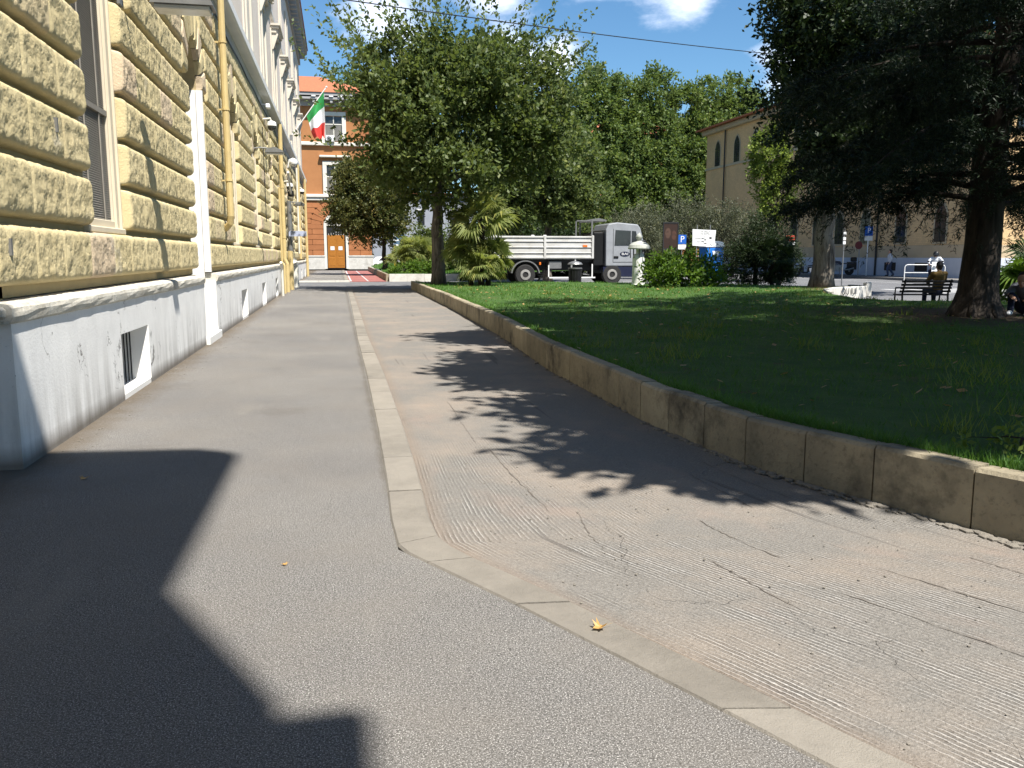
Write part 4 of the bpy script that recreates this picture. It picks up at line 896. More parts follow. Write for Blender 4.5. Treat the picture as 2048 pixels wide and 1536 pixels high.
def cedar(label, base, h, r, reach):
    t = thing('cedar_tree', label, 'tree', base); B = Vector(base); tm = MB(); tp = wob(B+Vector((0,0,-.1)), B+Vector((.25,.1,h)), 8, .008)
    tm.tube([tp[0], tp[0]+Vector((0,0,.16)), tp[0]+Vector((.02,0,.6)), tp[0]+Vector((.05,0,1.5))]+tp[2:], [r*1.95, r*1.6, r*1.22, r*1.08]+[r*(1-.11*i) for i in range(7)], 18)
    for a in range(7): w = 2*math.pi*a/7+.3; tm.tube([B+Vector((math.cos(w)*r*.7, math.sin(w)*r*.7, .5)), B+Vector((math.cos(w)*r*1.5, math.sin(w)*r*1.5, .08)), B+Vector((math.cos(w)*r*1.95, math.sin(w)*r*1.95, -.1))], [r*.34, r*.24, r*.07], 8)
    part(tm, 'trunk', M['barkd'], t, smooth=True)
    bm = MB(); bases = []; dirs = []; Ls = []
    z = 2.15; i = 0
    while z < h-.4:
        az = (i*137.5+RS.uniform(-15,15)) % 360; rc = reach(z, az)
        if rc > .7:
            a = R(az); o = Vector((math.cos(a), math.sin(a), 0)); rise = RS.uniform(.05,.22); n = 9; pts = []
            sag = RS.uniform(.9,1.8)*(rc/6) if z > 3.0 else RS.uniform(.6,1.1)
            for q in range(n+1):
                s = q/n; pts.append(B+Vector((0,0,z))+o*(rc*s)+Vector((0,0,rise*rc*s-sag*s**2.4))+Vector((-o.y,o.x,0))*(.25*math.sin(s*3+i)))
            bm.tube(pts, [r*.26*(1-.88*q/n)*(.5+.5*min(1,rc/6)) for q in range(n+1)], 6)
            nb = int(rc*15)
            for q in range(nb):
                s = RS.uniform(.16,1.0); k = min(int(s*n), n-1); p = pts[k].lerp(pts[k+1], s*n-k); side = 1 if q % 2 else -1
                d = (o*RS.uniform(.3,1.0)+Vector((-o.y,o.x,0))*side*RS.uniform(.3,1.0)+Vector((0,0,RS.uniform(-.55,.10)))).normalized()
                bases.append(p); dirs.append(d); Ls.append(RS.uniform(.55,1.5)*(1.15-.6*s)*min(1.1,.5+rc/8))
        z += RS.uniform(.07,.14)*(1+max(0,z-5)*.14); i += 1
    part(bm, 'limbs', M['barkd'], t)
    b = np.array(bases); d = np.array(dirs); L = np.array(Ls); m = 9
    # sub-branchlets hanging from each side branch, then needle tufts along them
    tt = (np.arange(m)[None]+RS.uniform(0,1,(len(b),m)))/m
    p = b[:,None]+d[:,None]*(L[:,None]*tt)[...,None]; p[...,2] -= .42*(L[:,None]*tt)**2
    sd = unit(d[:,None]*.8+RS.normal(size=p.shape)*.55+np.array([0,0,-.50])); p = p.reshape(-1,3); sd = sd.reshape(-1,3)
    q = twig_leaves(p, sd, RS.uniform(.10,.26,len(p)), 11, .10, .15, .17, .5, .2)
    quads('needles', q, M['cedar'], t, True); return t, len(q)
def reach(z, az):
    a = math.cos(R(az-205)); base = 6.0 if z < 3.6 else (4.7 if z < 7 else max(1.0, 6.6-(z-6)*.30))
    k = .80+.30*a
    if 78 < az < 150: k = min(k, .62 if z < 6 else .35)
    if az <= 78: k = .95 if z < 8 else 1.15
    if z > 7 and 170 < az < 265: k *= 1.25
    L = base*k*RS.uniform(.82,1.1); c = math.cos(R(az))
    if (az <= 62 or az > 345) and 3.8 < z < 9.5: L = RS.uniform(8.6, 10.2)
    if c < -.05: L = min(L, (12.5-(7.2 if z < 3.6 else (7.9 if z < 9 else 5.5))-RS.uniform(0,1.5))/-c)
    if c < -.05 and z < 9 and .53*math.sin(R(az))-c > .1: L = min(L, 4.6/(.53*math.sin(R(az))-c)*RS.uniform(.85,1.0))
    return L
cd, nq = cedar('huge dark cedar with drooping branches filling the right of the picture', (12.5,14.9,.30), 14.5, .31, reach)

# palms: fans of blades on stalks
def fan_palm(name, label, loc, nfr, h, rad, mat, stalk=.7, blade=.6, nbl=18, cat='palm', rz=0, up=(.0,1.25), width=.035, trunks=((0,0),), group=None, droopk=.5):
    t = thing(name, label, cat, loc, 0, group); q = []; st = MB()
    rad0 = rad
    for (tx, ty), ht in zip(trunks, h):
        rad = rad0*(1 if ht == max(h) else .68)
        C = np.array([loc[0]+tx, loc[1]+ty, loc[2]+ht])
        if ht > .4: 
            tb = MB().tube([(loc[0]+tx*.6, loc[1]+ty*.6, loc[2]-.05), (loc[0]+tx*.8, loc[1]+ty*.8, loc[2]+ht*.5), tuple(C)], [.11,.10,.12], 8); part(tb, 'trunk', M['barkd'], t)
        for i in range(nfr):
            az = i*2.39996+RS.uniform(-.3,.3); el = RS.uniform(*up)-.25; s = stalk*RS.uniform(.7,1.25)
            o = np.array([math.cos(az)*math.cos(el), math.sin(az)*math.cos(el), math.sin(el)]); e = C+o*s*rad; roll = RS.normal()*.75; e[2] -= .12*s*rad
            st.tube([tuple(C), tuple(C*.5+e*.5+np.array([0,0,.05])), tuple(e)], .012, 4)
            side = unit(np.cross(o, np.array([0,0,1.0]))); nrm = np.cross(side, o); side, nrm = side*math.cos(roll)+nrm*math.sin(roll), nrm*math.cos(roll)-side*math.sin(roll)
            for k in range(nbl):
                a = (k/(nbl-1)-.5)*R(205); dd = o*math.cos(a)+side*math.sin(a); L = blade*rad*(.75+.25*math.cos(a))*RS.uniform(.9,1.1)
                mid = e+dd*L*.55+nrm*.03; tip = e+dd*L*np.array([.97,.97,.97]); tip = tip-np.array([0,0,1])*L*droopk*RS.uniform(.25,.75)
                w = np.cross(dd, nrm)*width*rad; q.append([e, mid+w, tip, mid-w])
    part(st, 'stalks', mat, t)['kind'] = 'stuff'; quads('fronds', np.array(q), mat, t, True); return t
fan_palm('fan_palm', 'tall bright fan palm clump beside the elm trunk and the truck', (5.68,34.4,.25), 44, (2.75,1.5,1.2,.9), 1.02, M['palm'], .74, .80, trunks=((.05,0),(-.62,.2),(.42,-.1),(-.1,-.4)), up=(-.25,1.45), width=.045)
fan_palm('fan_palm', 'wide low fan palm clump on the far lawn island left of the elm trunk', (5.0,57.5,.33), 40, (1.5,.9,1.0,.5), 1.2, M['palm'], .68, .78, trunks=((.2,0),(-.9,0),(1.0,.2),(-.2,-.5)))
fan_palm('fan_palm', 'green palm fronds just right of the cedar trunk', (19.6,20.6,-.05), 30, (1.0,.8,.5), 1.15, M['palmd'], .7, .7, trunks=((0,0),(.9,-.2),(-.5,.4)))
fan_palm('fan_palm', 'dark spiky palm in front of the dark evergreen bush', (19.3,35.8,-.05), 26, (1.5,.6), .95, M['dk'], .7, .7, trunks=((0,0),(.4,0)))
tree('broadleaf_shrub', 'spreading glossy shrub with yellow green leaves at the lawn edge by the stone pillar', (12.9,31.2,.28), .5, .07,
  [(12.8,31.2,.75,1.15,.8,.55),(12.1,31.0,.85,.55,.5,.5),(13.9,31.2,.7,.75,.7,.5),(13.0,31.2,1.25,.6,.5,.35)], M['palmd'], M['barkd'], 80, 9, 8, .17, .55, cat='shrub', dirup=.9, droop=.5, asp=.42)
tree('low_shrub', 'low dark shrub at the foot of the far fan palm', (4.1,54.5,.35), .3, .05, [(4.0,54.5,.55,.8,.6,.4),(5.4,54.4,.6,1.0,.6,.4)], M['palmd'], M['barkd'], 40, 9, 8, .17, .4, cat='shrub', dirup=.9)
tree('low_shrub', 'leafy weed growing on top of the near wall at the right edge', (4.05,4.35,.3), .1, .01, [(4.1,4.35,.36,.28,.22,.08),(3.85,4.6,.36,.2,.2,.06),(4.5,4.5,.38,.3,.25,.1)], M['light'], M['barkd'], 20, 5, 4, .05, .10, cat='weed', dirup=.9, limbs=6)

# grass blades: denser and finer near the viewer
def blades(P, n, hmin, hmax, w, zf, wt):
    x0, x1 = min(p[0] for p in P), max(p[0] for p in P); y0, y1 = min(p[1] for p in P), max(p[1] for p in P); out = []
    xy = np.c_[RS.uniform(x0, x1, n*3), RS.uniform(y0, y1, n*3)]
    keep = [i for i, (x, y) in enumerate(xy) if inside(x, y, P) and wt(x, y) > RS.uniform()][:n]; xy = xy[keep]
    z = np.array([zf(x, y) for x, y in xy])-.01; n = len(xy); dist = np.hypot(xy[:,0], xy[:,1])[:,None]
    cl = np.array([.55+.9*(.5+noise.noise((x*1.3, y*1.3, 5))) for x, y in xy])[:,None]
    h = RS.uniform(hmin, hmax, (n,1))*cl; a = RS.uniform(0, 2*math.pi, n); ww = w*(1+dist/9)
    b = np.c_[xy, z]; sd = np.c_[np.cos(a), np.sin(a), np.zeros(n)]; ln = np.c_[RS.normal(size=(n,2))*.5, np.ones(n)]
    return np.stack([b-sd*ww, b+sd*ww, b+ln*h], 1)
# taller weeds and dry tufts scattered in clumps
wq = []
for i in range(70):
    x, y = (RS.uniform(3.2,9), RS.uniform(3.6,14)) if i < 40 else (RS.uniform(4,18), RS.uniform(14,33))
    if not inside(x, y, inset(LAWN, .3)): continue
    for k in range(int(RS.uniform(14,40))):
        b_ = np.array([x+RS.normal()*.12, y+RS.normal()*.12, lawn_z(x, y)-.01]); a_ = RS.uniform(0,6.28); h_ = RS.uniform(.07,.20); sd_ = np.array([math.cos(a_), math.sin(a_), 0])*.004*(1+y/12)
        wq.append([b_-sd_, b_+sd_, b_+np.array([RS.normal()*.45*h_, RS.normal()*.45*h_, h_])])
g = quads('weed_tufts', np.array(wq), M['light']); g['kind'] = 'stuff'
q = blades(inset(LAWN, .17), 90000, .03, .085, .0028, lawn_z, lambda x, y: (min(1, 7/(y+1)+.12) if x < 20 else .1)*max(.08, min(1, (math.hypot(x-13,y-15.2)-1.2)/3.2))*(.35+1.1*abs(noise.noise((x*.8, y*.8, 2)))+.3))
g = quads('grass', q, M['blade']); g['kind'] = 'stuff'
e2 = []
for i in range(9000):
    t = RS.uniform(1, len(WR)-1.01); p = lerpl(WR, t); k = RS.uniform(.15,.32); a = lerpl(WR, min(t+.01, len(WR)-1)); tx, ty = a[0]-p[0], a[1]-p[1]; L = math.hypot(tx, ty)+1e-9
    b = np.array([p[0]+ty/L*k, p[1]-tx/L*k, .30]); an = RS.uniform(0, 6.28); s = np.array([math.cos(an), math.sin(an), 0])*(.003+.0003*p[1]); h = RS.uniform(.03,.12)
    e2.append([b-s, b+s, b+np.array([RS.normal()*.5*h-ty/L*-.0, RS.normal()*.5*h, h])])
g = quads('grass_fringe', np.array(e2), M['blade']); g['kind'] = 'stuff'
isl = [(3.1,52.05),(3.25,87),(19,87),(19,62),(7.2,51.9)][::-1]
g = quads('far_grass', blades(isl, 12000, .06, .16, .004, lambda x, y: .34+.42*max(0, min(1, (y-53)/25))*max(0,min(1,(x-3)/1.2)), lambda x, y: min(1, 8/(y-50))), M['blade']); g['kind'] = 'stuff'

# ------------------------------------------------------------------ white tipper truck
def wheel(root, x, y, r, w, name='wheel', side=-1):
    t = MB().lathe([(r*.55,-w/2),(r*.92,-w/2),(r,-w*.36),(r,w*.36),(r*.92,w/2),(r*.55,w/2)], 28, (x, y, r), 'y').build(name, M['tyre'], root, smooth=False)
    f = y+side*w/2
    MB().lathe([(r*.56,0),(r*.54,.0),(r*.50,.05),(r*.30,.06),(r*.26,-.03),(r*.16,-.05)] if side > 0 else [(r*.16,.05),(r*.26,.03),(r*.30,-.06),(r*.50,-.05),(r*.54,.0),(r*.56,0)][::1], 24, (x, f-side*.02, r), 'y').build('rim', M['rim'], t)
    return t
M['tyre'] = pm('tyre_rubber', (.02,.02,.021), (.035,.034,.033), 14, .85); M['rim'] = pm('grey_rim', (.30,.29,.27), (.2,.195,.19), 10, .55)
M['truckwhite'] = pm('truck_white_paint', (.60,.60,.585), (.44,.43,.405), 1.6, .4); M['cabshade'] = pm('cab_tree_shaded_paint', (.30,.315,.335), (.25,.26,.28), 3, .3)  # cab colour greyed to stand in for tree shade falling on it
M['navy'] = pm('dark_blue_bumper', (.018,.022,.05), (.014,.017,.04), 3, .4); M['amber'] = pm('amber_lens', (.75,.18,.02), (.6,.14,.02), 6, .3); M['sand'] = pm('tan_tarp', (.26,.22,.14), (.2,.17,.11), 4, .8)
tr = thing('tipper_truck', 'white tipper truck with ribbed side boards parked across the end of the street', 'truck', (7.4, 45.4, -.05))
bd = MB()
for s, y in ((-1,-1.2),(1,1.2)): bd.box(.1, 5.95, y-.03, y+.03, 1.42, 2.52)
bd.box(.1,.16,-1.2,1.2,1.42,2.5).box(5.9,5.96,-1.2,1.2,1.42,2.6).box(.1,5.95,-1.2,1.2,1.36,1.44)
bed = bd.build('bed', M['truckwhite'], tr)
rb = MB()
for z in (1.40,1.66,1.96,2.26,2.47): rb.box(.06, 5.98, -1.275, -1.231, z, z+(.09 if z in (1.40,2.47) else .05), .015)
rb.build('side_rib', M['truckwhite'], bed)
for x in (.1, 3.24, 5.86): MB().box(x, x+.13, -1.30, -1.228, 1.38, 2.60, .02).build('bed_post', M['truckwhite'], bed)
for x in (2.55, 3.2, .5): MB().box(x, x+.2, -1.26, -1.2, 2.52, 2.62, .03).build('hinge', M['truckwhite'], bed)
MB().box(5.38,5.62,-1.285,-1.232,2.0,2.1).build('side_marker', M['amber'], bed)
fr = MB()
for y in (-1.15,1.15): fr.box(5.86,5.94,y-.04,y+.04,2.6,3.4)
fr.box(5.86,5.94,-1.15,1.15,3.34,3.42).box(5.0,5.94,-1.15,-1.09,3.34,3.40).box(5.0,5.06,-1.15,-1.09,2.5,3.4); fr.build('headboard_frame', M['steel'], tr)
MB().prism_axis([(5.8,3.36),(6.3,3.52),(6.75,3.42),(6.7,3.36)], -1.1, 1.1, 'y').build('air_deflector', M['steel'], tr)
MB().box(5.99,6.55,-1.16,1.16,1.0,2.78,.05).build('air_intake_stack', M['black'], tr)
cabp = [(6.68,.98),(8.86,.98),(8.90,1.55),(8.86,2.05),(8.60,3.0),(8.45,3.20),(7.3,3.30),(6.8,3.22),(6.66,2.9)]
cab = MB().prism_axis(cabp, -1.22, 1.22, 'y').build('cab', M['cabshade'], tr)
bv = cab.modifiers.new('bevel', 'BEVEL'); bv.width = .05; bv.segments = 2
MB().prism_axis([(7.16,2.10),(8.05,2.10),(8.05,2.86),(7.20,2.90)], -1.245, -1.215, 'y').build('side_window', M['glass'], cab)
MB().prism_axis([(8.12,2.10),(8.50,2.16),(8.34,2.84),(8.12,2.86)], -1.245, -1.215, 'y').build('quarter_window', M['glass'], cab)
MB().mbox(Matrix.Translation((8.76,0,2.5)) @ Matrix.Rotation(R(-15.3),4,'Y'), .05, 2.2, .95).build('windscreen', M['glass'], cab)
dl = MB()
for p, q in (((7.08,1.2),(7.08,2.95)),((8.56,1.2),(8.56,2.1)),((7.08,1.2),(8.56,1.2))): dl.box(p[0]-.008, q[0]+.008, -1.232, -1.222, p[1]-.008, q[1]+.008)
dl.build('door_gap', M['dark'], cab)
MB().box(7.12,7.38,-1.25,-1.222,1.40,1.52,.02).build('door_handle', M['black'], cab)
MB().lathe([(.01,-.012),(.27,-.012),(.28,0),(.27,.012)], 28, (0,0,0), 'y').build('badge', M['navy'], cab)
bg_ = cab.children[-1] if cab.children else None
for c_ in cab.children:
    if c_.name.startswith('badge'): c_.location = (7.74,-1.228,1.63); c_.scale = (1,1,.46); text('badge_text', 'BAI', .20, M['white'], c_, (0,-.018,0), (R(90),0,0)).scale = (1.3,1.9,1)
MB().box(8.58,8.84,-1.52,-1.26,1.75,2.35,.05).tube([(8.6,-1.2,2.3),(8.7,-1.35,2.2)], .02, 5).build('wing_mirror', M['black'], cab)
MB().prism_axis([(6.55,.95),(8.9,.95),(8.95,.5),(8.6,.40),(7.55,.45),(7.4,.72),(6.75,.78),(6.55,.6)], -1.2, 1.2, 'y').box(8.3,8.95,-1.25,-1.19,.45,1.0,.03).build('lower_bumper', M['navy'], tr)
MB().box(.2,8.2,-.5,-.35,.75,1.2).box(.2,8.2,.35,.5,.75,1.2).box(.2,6.4,-.9,.9,1.18,1.34).build('chassis', M['darkmetal'], tr)
for x in (2.27, 7.05):
    for s in (-1,1): wheel(tr, x, s*1.05, .54, .32, side=s)
mg_ = MB(); pts = [(2.27+.78*math.cos(a), .56+.74*math.sin(a)) for a in [R(5+i*13) for i in range(14)]]
mg_.prism_axis(pts+[(2.27+.72*math.cos(a), .56+.68*math.sin(a)) for a in [R(5+i*13) for i in range(13,-1,-1)]], -1.25, -.85, 'y'); mg_.build('mudguard', M['steel'], tr)
mf = MB()
for i in range(6): mf.mbox(Matrix.Translation((2.95+.07*i,-1.05,.68-.09*i)), .3, .35, .03)
mf.mbox(Matrix.Translation((3.15,-1.05,.5)) @ Matrix.Rotation(R(28),4,'Y'), .03, .36, .7); mf.build('mud_flap', M['black'], tr)
MB().box(3.0,3.1,-1.26,-1.2,1.05,1.2,.02).build('rear_marker', M['amber'], tr)
MB().box(3.55,4.25,-1.15,-.6,.85,1.25,.03).build('tool_box', M['steel'], tr)
MB().box(3.5,3.56,-1.22,-1.16,.35,1.05).box(3.5,6.1,-1.22,-1.18,.35,.42).box(4.75,4.81,-1.21,-1.17,.35,1.1).box(5.9,5.96,-1.21,-1.17,.35,1.1).build('side_guard', M['white'], tr)

# ------------------------------------------------------------------ street furniture
t = thing('stone_pillar', 'white stone pillar with a mossy dome cap and finial at the lawn edge', 'pillar', (12.05,33.4,.26))
MB().lathe([(.30,0),(.30,.06),(.26,.10),(.255,1.15),(.22,1.26),(.16,1.31)], 24).build('shaft', M['jambwhite'], t)
MB().lathe([(.12,1.30),(.12,1.48),(.15,1.52),(.15,1.56)], 18).build('neck', M['jambwhite'], t)
M['moss'] = mat_stone('mossy_capstone', (.44,.45,.41), (.36,.37,.33), (.14,.14,.12), .05, 30, .6, .6)
MB().lathe([(.14,1.555),(.44,1.50),(.45,1.54),(.40,1.66),(.27,1.76),(.13,1.80),(.11,1.83)], 24).build('dome_cap', M['moss'], t)
MB().lathe([(.07,1.82),(.08,1.87),(.13,1.93),(.145,2.0),(.11,2.07),(.03,2.13),(.005,2.16)], 16).build('finial', M['moss'], t)
for k in range(10): a = 2*math.pi*k/10; MB().tube([(.38*math.cos(a),.38*math.sin(a),1.52),(.36*math.cos(a),.36*math.sin(a),1.14)], .018, 5).build('lantern_bar', M['black'], t)
t = thing('litter_bin', 'black cast iron litter bin with domed lid in front of the truck', 'bin', (10.7,38.2,-.05))
MB().lathe([(.24,0),(.26,.05),(.25,.1),(.30,.55),(.31,.86),(.33,.90),(.33,.94),(.30,.96)], 20).build('body', M['black'], t)
for k in range(14): a = 2*math.pi*k/14; MB().tube([(.262*math.cos(a),.262*math.sin(a),.1),(.318*math.cos(a),.318*math.sin(a),.86)], .012, 4).build('stave', M['darkmetal'], t)
for k in range(4): a = 2*math.pi*k/4+.4; MB().tube([(.27*math.cos(a),.27*math.sin(a),.95),(.27*math.cos(a),.27*math.sin(a),1.14)], .014, 5).build('lid_support', M['black'], t)
MB().lathe([(.34,1.13),(.345,1.15),(.30,1.22),(.16,1.28),(.05,1.30),(.03,1.34),(.04,1.37),(.01,1.40)], 20).build('lid', M['steel'], t)
MB().lathe([(.315,.945),(.33,.95),(.33,.99),(.30,.995)], 20).build('rim_band', M['steel'], t)
M['blue'] = pm('sign_blue', (.02,.11,.45), (.02,.10,.40), 5, .4); M['wcblue'] = pm('cabin_blue', (.012,.16,.55), (.012,.14,.48), 3, .4); M['red'] = pm('sign_red', (.55,.05,.03), (.48,.04,.03), 5, .4); M['yellow'] = pm('signal_yellow', (.70,.48,.03), (.62,.42,.03), 5, .45)
def post(m, x, y, h, r=.03): m.tube([(x,y,0),(x,y,h)], r, 8)
t = thing('map_board', 'tilted white street map board on two posts above the shrub', 'sign', (20.1,45.2,-.05))
MB().box(-.42,-.38,0,.04,0,3.25).box(.36,.40,0,.04,0,3.25).build('posts', M['steel'], t)
MB().prism_axis([(-.68,2.10),(.62,2.02),(.70,2.95),(-.70,3.0)], -.06, -.02, 'y').build('panel', M['white'], t)
text('lettering', 'VIA DELLA\nVIA ROMA', .12, M['ink'], t, (0.05,-.062,2.80), (R(90),0,0))
dg = MB().box(-.01,.01,-.066,-.061,2.1,2.65); 
for z, s in ((2.5,-.12),(2.42,.10),(2.32,-.12),(2.22,.12)): dg.box(min(0,s), max(0,s), -.066,-.061, z-.012, z+.012).box(s-.03,s+.03,-.066,-.061,z-.03,z+.03)
dg.mbox(Matrix.Translation((.38,-.063,2.52)), .14,.004,.10); dg.build('route_diagram', M['ink'], t)
for x, z, s in ((-.38,2.5,'FLAMINIO'),(-.30,2.3,'PRATI')): text('lettering', s, .085, M['ink'], t, (x,-.062,z), (R(90),0,0))
t = thing('parking_sign', 'small blue parking sign with white P left of the map board', 'sign', (19.35,46.5,-.05))
pp = MB(); post(pp, 0, 0, 2.75); pp.build('post', M['steel'], t); pn = MB().box(-.24,.24,-.06,-.03,2.2,2.72,.0).build('panel', M['blue'], t); text('letter', 'P', .5, M['white'], pn, (0,-.063,2.46), (R(90),0,0)); MB().box(-.24,.24,-.06,-.03,1.9,2.17).build('extra_panel', M['white'], t)
t = thing('portable_toilet', 'blue portable toilet cabin with white rounded roof behind the shrub', 'cabin', (22.1,48.5,-.05))
MB().box(-.55,.55,-.55,.55,.05,2.05,.04).build('body', M['wcblue'], t); MB().prism_axis([(-.6,2.05),(.6,2.05),(.6,2.16),(.45,2.34),(.2,2.4),(-.2,2.4),(-.45,2.34),(-.6,2.16)], -.58, .58, 'y').build('roof', M['white'], t)
dd = MB().box(-.40,.40,-.58,-.552,.15,1.95,.02).build('door', M['wcblue'], t); MB().prism_axis([(-.22,1.82),(.24,1.82),(.16,1.50),(-.12,1.50)], -.60, -.582, 'y').build('notice', M['white'], dd); MB().box(.26,.33,-.62,-.58,1.0,1.15).build('latch', M['black'], dd)
t = thing('road_works_sign', 'white road works sign with orange lamps on top beside the dark bush', 'sign', (22.65,40.3,-.05))
pp = MB(); post(pp, -.1, 0, 2.2); pp.build('post', M['steel'], t); MB().prism_axis([(-.20,1.80),(.20,1.76),(.24,2.25),(-.22,2.25)], -.06, -.03, 'y').build('panel', M['white'], t); MB().box(-.26,.22,-.09,.0,2.26,2.56,.04).build('lamp_unit', M['red'], t); MB().box(-.1,.12,-.064,-.061,1.95,2.05).build('symbol', M['ink'], t)
t = pb = thing('poster_board', 'dark red portrait poster in a tall frame behind the truck', 'poster', (20.05,50,.12), 0)
t.scale = (.8,1,.83)
MB().box(-.62,-.55,-.05,.05,0,4.1).box(.55,.62,-.05,.05,0,4.1).box(-.55,.55,-.05,.05,4.0,4.1).box(-.55,.55,-.05,.05,2.1,2.2).build('frame', M['darkmetal'], t)
def mat_poster():
    t = NT('portrait_poster'); s = t.sep(t.tc.outputs['Object']); x, z = s[0], s[2]
    def blob(cx, cz, rx, rz): return t.rng(t.math('ADD', t.math('POWER', t.math('DIVIDE', t.math('SUBTRACT', x, cx), rx), 2.0), t.math('POWER', t.math('DIVIDE', t.math('SUBTRACT', z, cz), rz), 2.0)), .7, 1.1, 1, 0)
    c = t.mix(blob(-.22,3.3,.24,.40), (.035,.018,.012), (.085,.048,.034)); c = t.mix(blob(.27,3.15,.20,.36), c, (.075,.036,.024)); c = t.mix(t.rng(t.noise(6,4), .5, .62, 0, .6), c, (.03,.018,.014)); return t.done(c, .5)
MB().box(-.55,.55,-.03,.0,2.2,4.0).build('poster', mat_poster(), t)
t = thing('yellow_post', 'thin yellow post on the far island corner near the linden trunk', 'post', (4.5,70,.55)); MB().tube([(0,0,0),(0,0,1.6)], .085, 10).build('shaft', M['yellow'], t); MB().ball((0,0,1.6), .09, 10, 5).build('cap', M['yellow'], t)
t = thing('road_sign', 'blue directional road signs with white bands beyond the far palm', 'sign', (5.25,75,.2))
pp = MB(); post(pp, -.35, 0, 3.1, .04); post(pp, .3, 0, 3.1, .04); pp.build('posts', M['steel'], t); MB().box(-.5,.55,-.08,-.04,2.0,3.1).build('panel', pm('faded_blue', (.10,.17,.26), (.08,.14,.22), 4, .5), t)
for z in (2.95,2.6,2.2): MB().box(-.5,-.05,-.09,-.081,z-.06,z+.06).build('band', M['white'], t)
def stand(name, label, loc, w, h, mat, rz=0, n=1):
    t = thing(name, label, 'rail', loc, rz)
    pts = [(-w/2,0,0),(-w/2,0,h-.15),(-w/2+.05,0,h-.05),(-w/2+.15,0,h),(w/2-.15,0,h),(w/2-.05,0,h-.05),(w/2,0,h-.15),(w/2,0,0)]
    MB().tube(pts, .032, 8).build('hoop', mat, t); MB().tube([(-w/2,0,h*.5),(w/2,0,h*.5)], .025, 8).build('cross_bar', mat, t); return t
stand('barrier_rail', 'white tubular barrier beside the motorcyclist', (35.6,47.0,-.05), 2.3, .98, M['white'], R(-25))
stand('barrier_rail', 'dark tubular rail left of the fissured elm trunk, in front of the scooter', (25.9,42.2,-.05), .95, .8, M['black'], 0)
stand('barrier_rail', 'long thin dark rail along the pale plinth behind the scooter', (34.4,62.0,-.05), 3.4, 1.0, M['darkmetal'], R(-60))
stand('barrier_rail', 'short grey hoop by the parked motorbike', (34.3,54.8,-.05), .8, .95, M['steel'], R(-60))
t = thing('parking_sign', 'tall pole with blue parking sign in front of the beige building', 'sign', (36.0,53.6,.1))
pp = MB(); post(pp, 0, 0, 3.5, .035); pp.build('post', M['white'], t); pn = MB().box(-.3,.3,-.06,-.03,2.75,3.4).build('panel', M['blue'], t); text('letter', 'P', .5, M['white'], pn, (0,-.063,3.1), (R(90),0,0)); MB().box(-.3,.3,-.06,-.03,2.42,2.72).build('extra_panel', M['white'], t)
t = thing('no_entry_sign', 'pole with dull red round sign left of the blue parking sign', 'sign', (35.5,53.8,.1))
pp = MB(); post(pp, 0, 0, 2.1, .035); pp.build('post', M['steel'], t); MB().lathe([(.01,-.02),(.28,-.02),(.28,.0),(.01,0)], 20, (-.1,-.05,2.1), 'y').build('disc', pm('faded_red', (.16,.035,.04), (.12,.03,.03), 5, .5), t)
t = thing('lamp_sign', 'thin pole with stacked small white signs right of the elm trunk', 'sign', (24.6,38.6,-.05))
pp = MB(); post(pp, 0, 0, 2.9, .03); pp.build('post', M['steel'], t)
for z in (2.1,2.3,2.55): MB().box(-.07,.07,-.05,-.02,z,z+.15).build('plate', M['white'], t)

# bench beside the cedar
M['benchwood'] = pm('dark_bench_slat', (.035,.027,.02), (.022,.017,.013), 10, .6)
bn = thing('park_bench', 'dark slatted park bench by the cedar seen from behind', 'bench', (17.35,23.0,-.05), R(-11)); bn.scale = (.84,.9,.9)
for k in range(4): MB().box(-.92,.92,-.30-.045*k,-.26-.045*k,.50+.11*k,.575+.11*k,.01).build('back_slat', M['benchwood'], bn)
for k in range(4): MB().box(-.92,.92,-.22+.115*k,-.125+.115*k,.40,.435,.01).build('seat_slat', M['benchwood'], bn)
for x in (-.82,.82): MB().tube([(x,-.48,.93),(x,-.28,.44),(x,-.34,0)], .035, 8).tube([(x,-.28,.42),(x,.24,.40),(x,.28,0)], .03, 8).tube([(x,-.36,.66),(x,.22,.64),(x,.26,.42)], .025, 8).build('leg_frame', M['black'], bn)

# ------------------------------------------------------------------ people
def body_mesh(name, chains, mat, parent, voxel=.018, balls=()):
    m = MB()
    for pts, rs in chains:
        m.tube(pts, list(rs), 10)
        for p, r in zip(pts, rs): m.ball(p, r*.99, 10, 6)
    for b in balls: m.ball(*b)
    o = m.build(name, mat, parent)
    rmod = o.modifiers.new('remesh', 'REMESH'); rmod.mode = 'VOXEL'; rmod.voxel_size = voxel; rmod.use_smooth_shade = True
    sm = o.modifiers.new('smooth', 'SMOOTH'); sm.factor = .5; sm.iterations = 3; return o
def hand(p, d, up, parent, mat, s=1.0, curl=.5):
    p, d, up = Vector(p), Vector(d).normalized(), Vector(up).normalized(); sd = d.cross(up).normalized(); ch = []
    ch.append(([p, p+d*.045*s, p+d*.085*s], (.026*s,.036*s,.034*s)))
    for i, L in enumerate((.065,.075,.07,.055)):
        b = p+d*.085*s+sd*(.0285-.019*i)*s; k = b+d*L*.5*s-up*curl*.02*s; ch.append(([p+d*.05*s+sd*(.02-.013*i)*s, b, k, k+d*L*.35*s-up*curl*.04*s], (.011*s,.0095*s,.0088*s,.0075*s)))
    ch.append(([p+d*.02*s+sd*.02*s, p+d*.05*s+sd*.05*s, p+d*.085*s+sd*.055*s-up*.01*s], (.013*s,.0105*s,.0085*s))); return ch
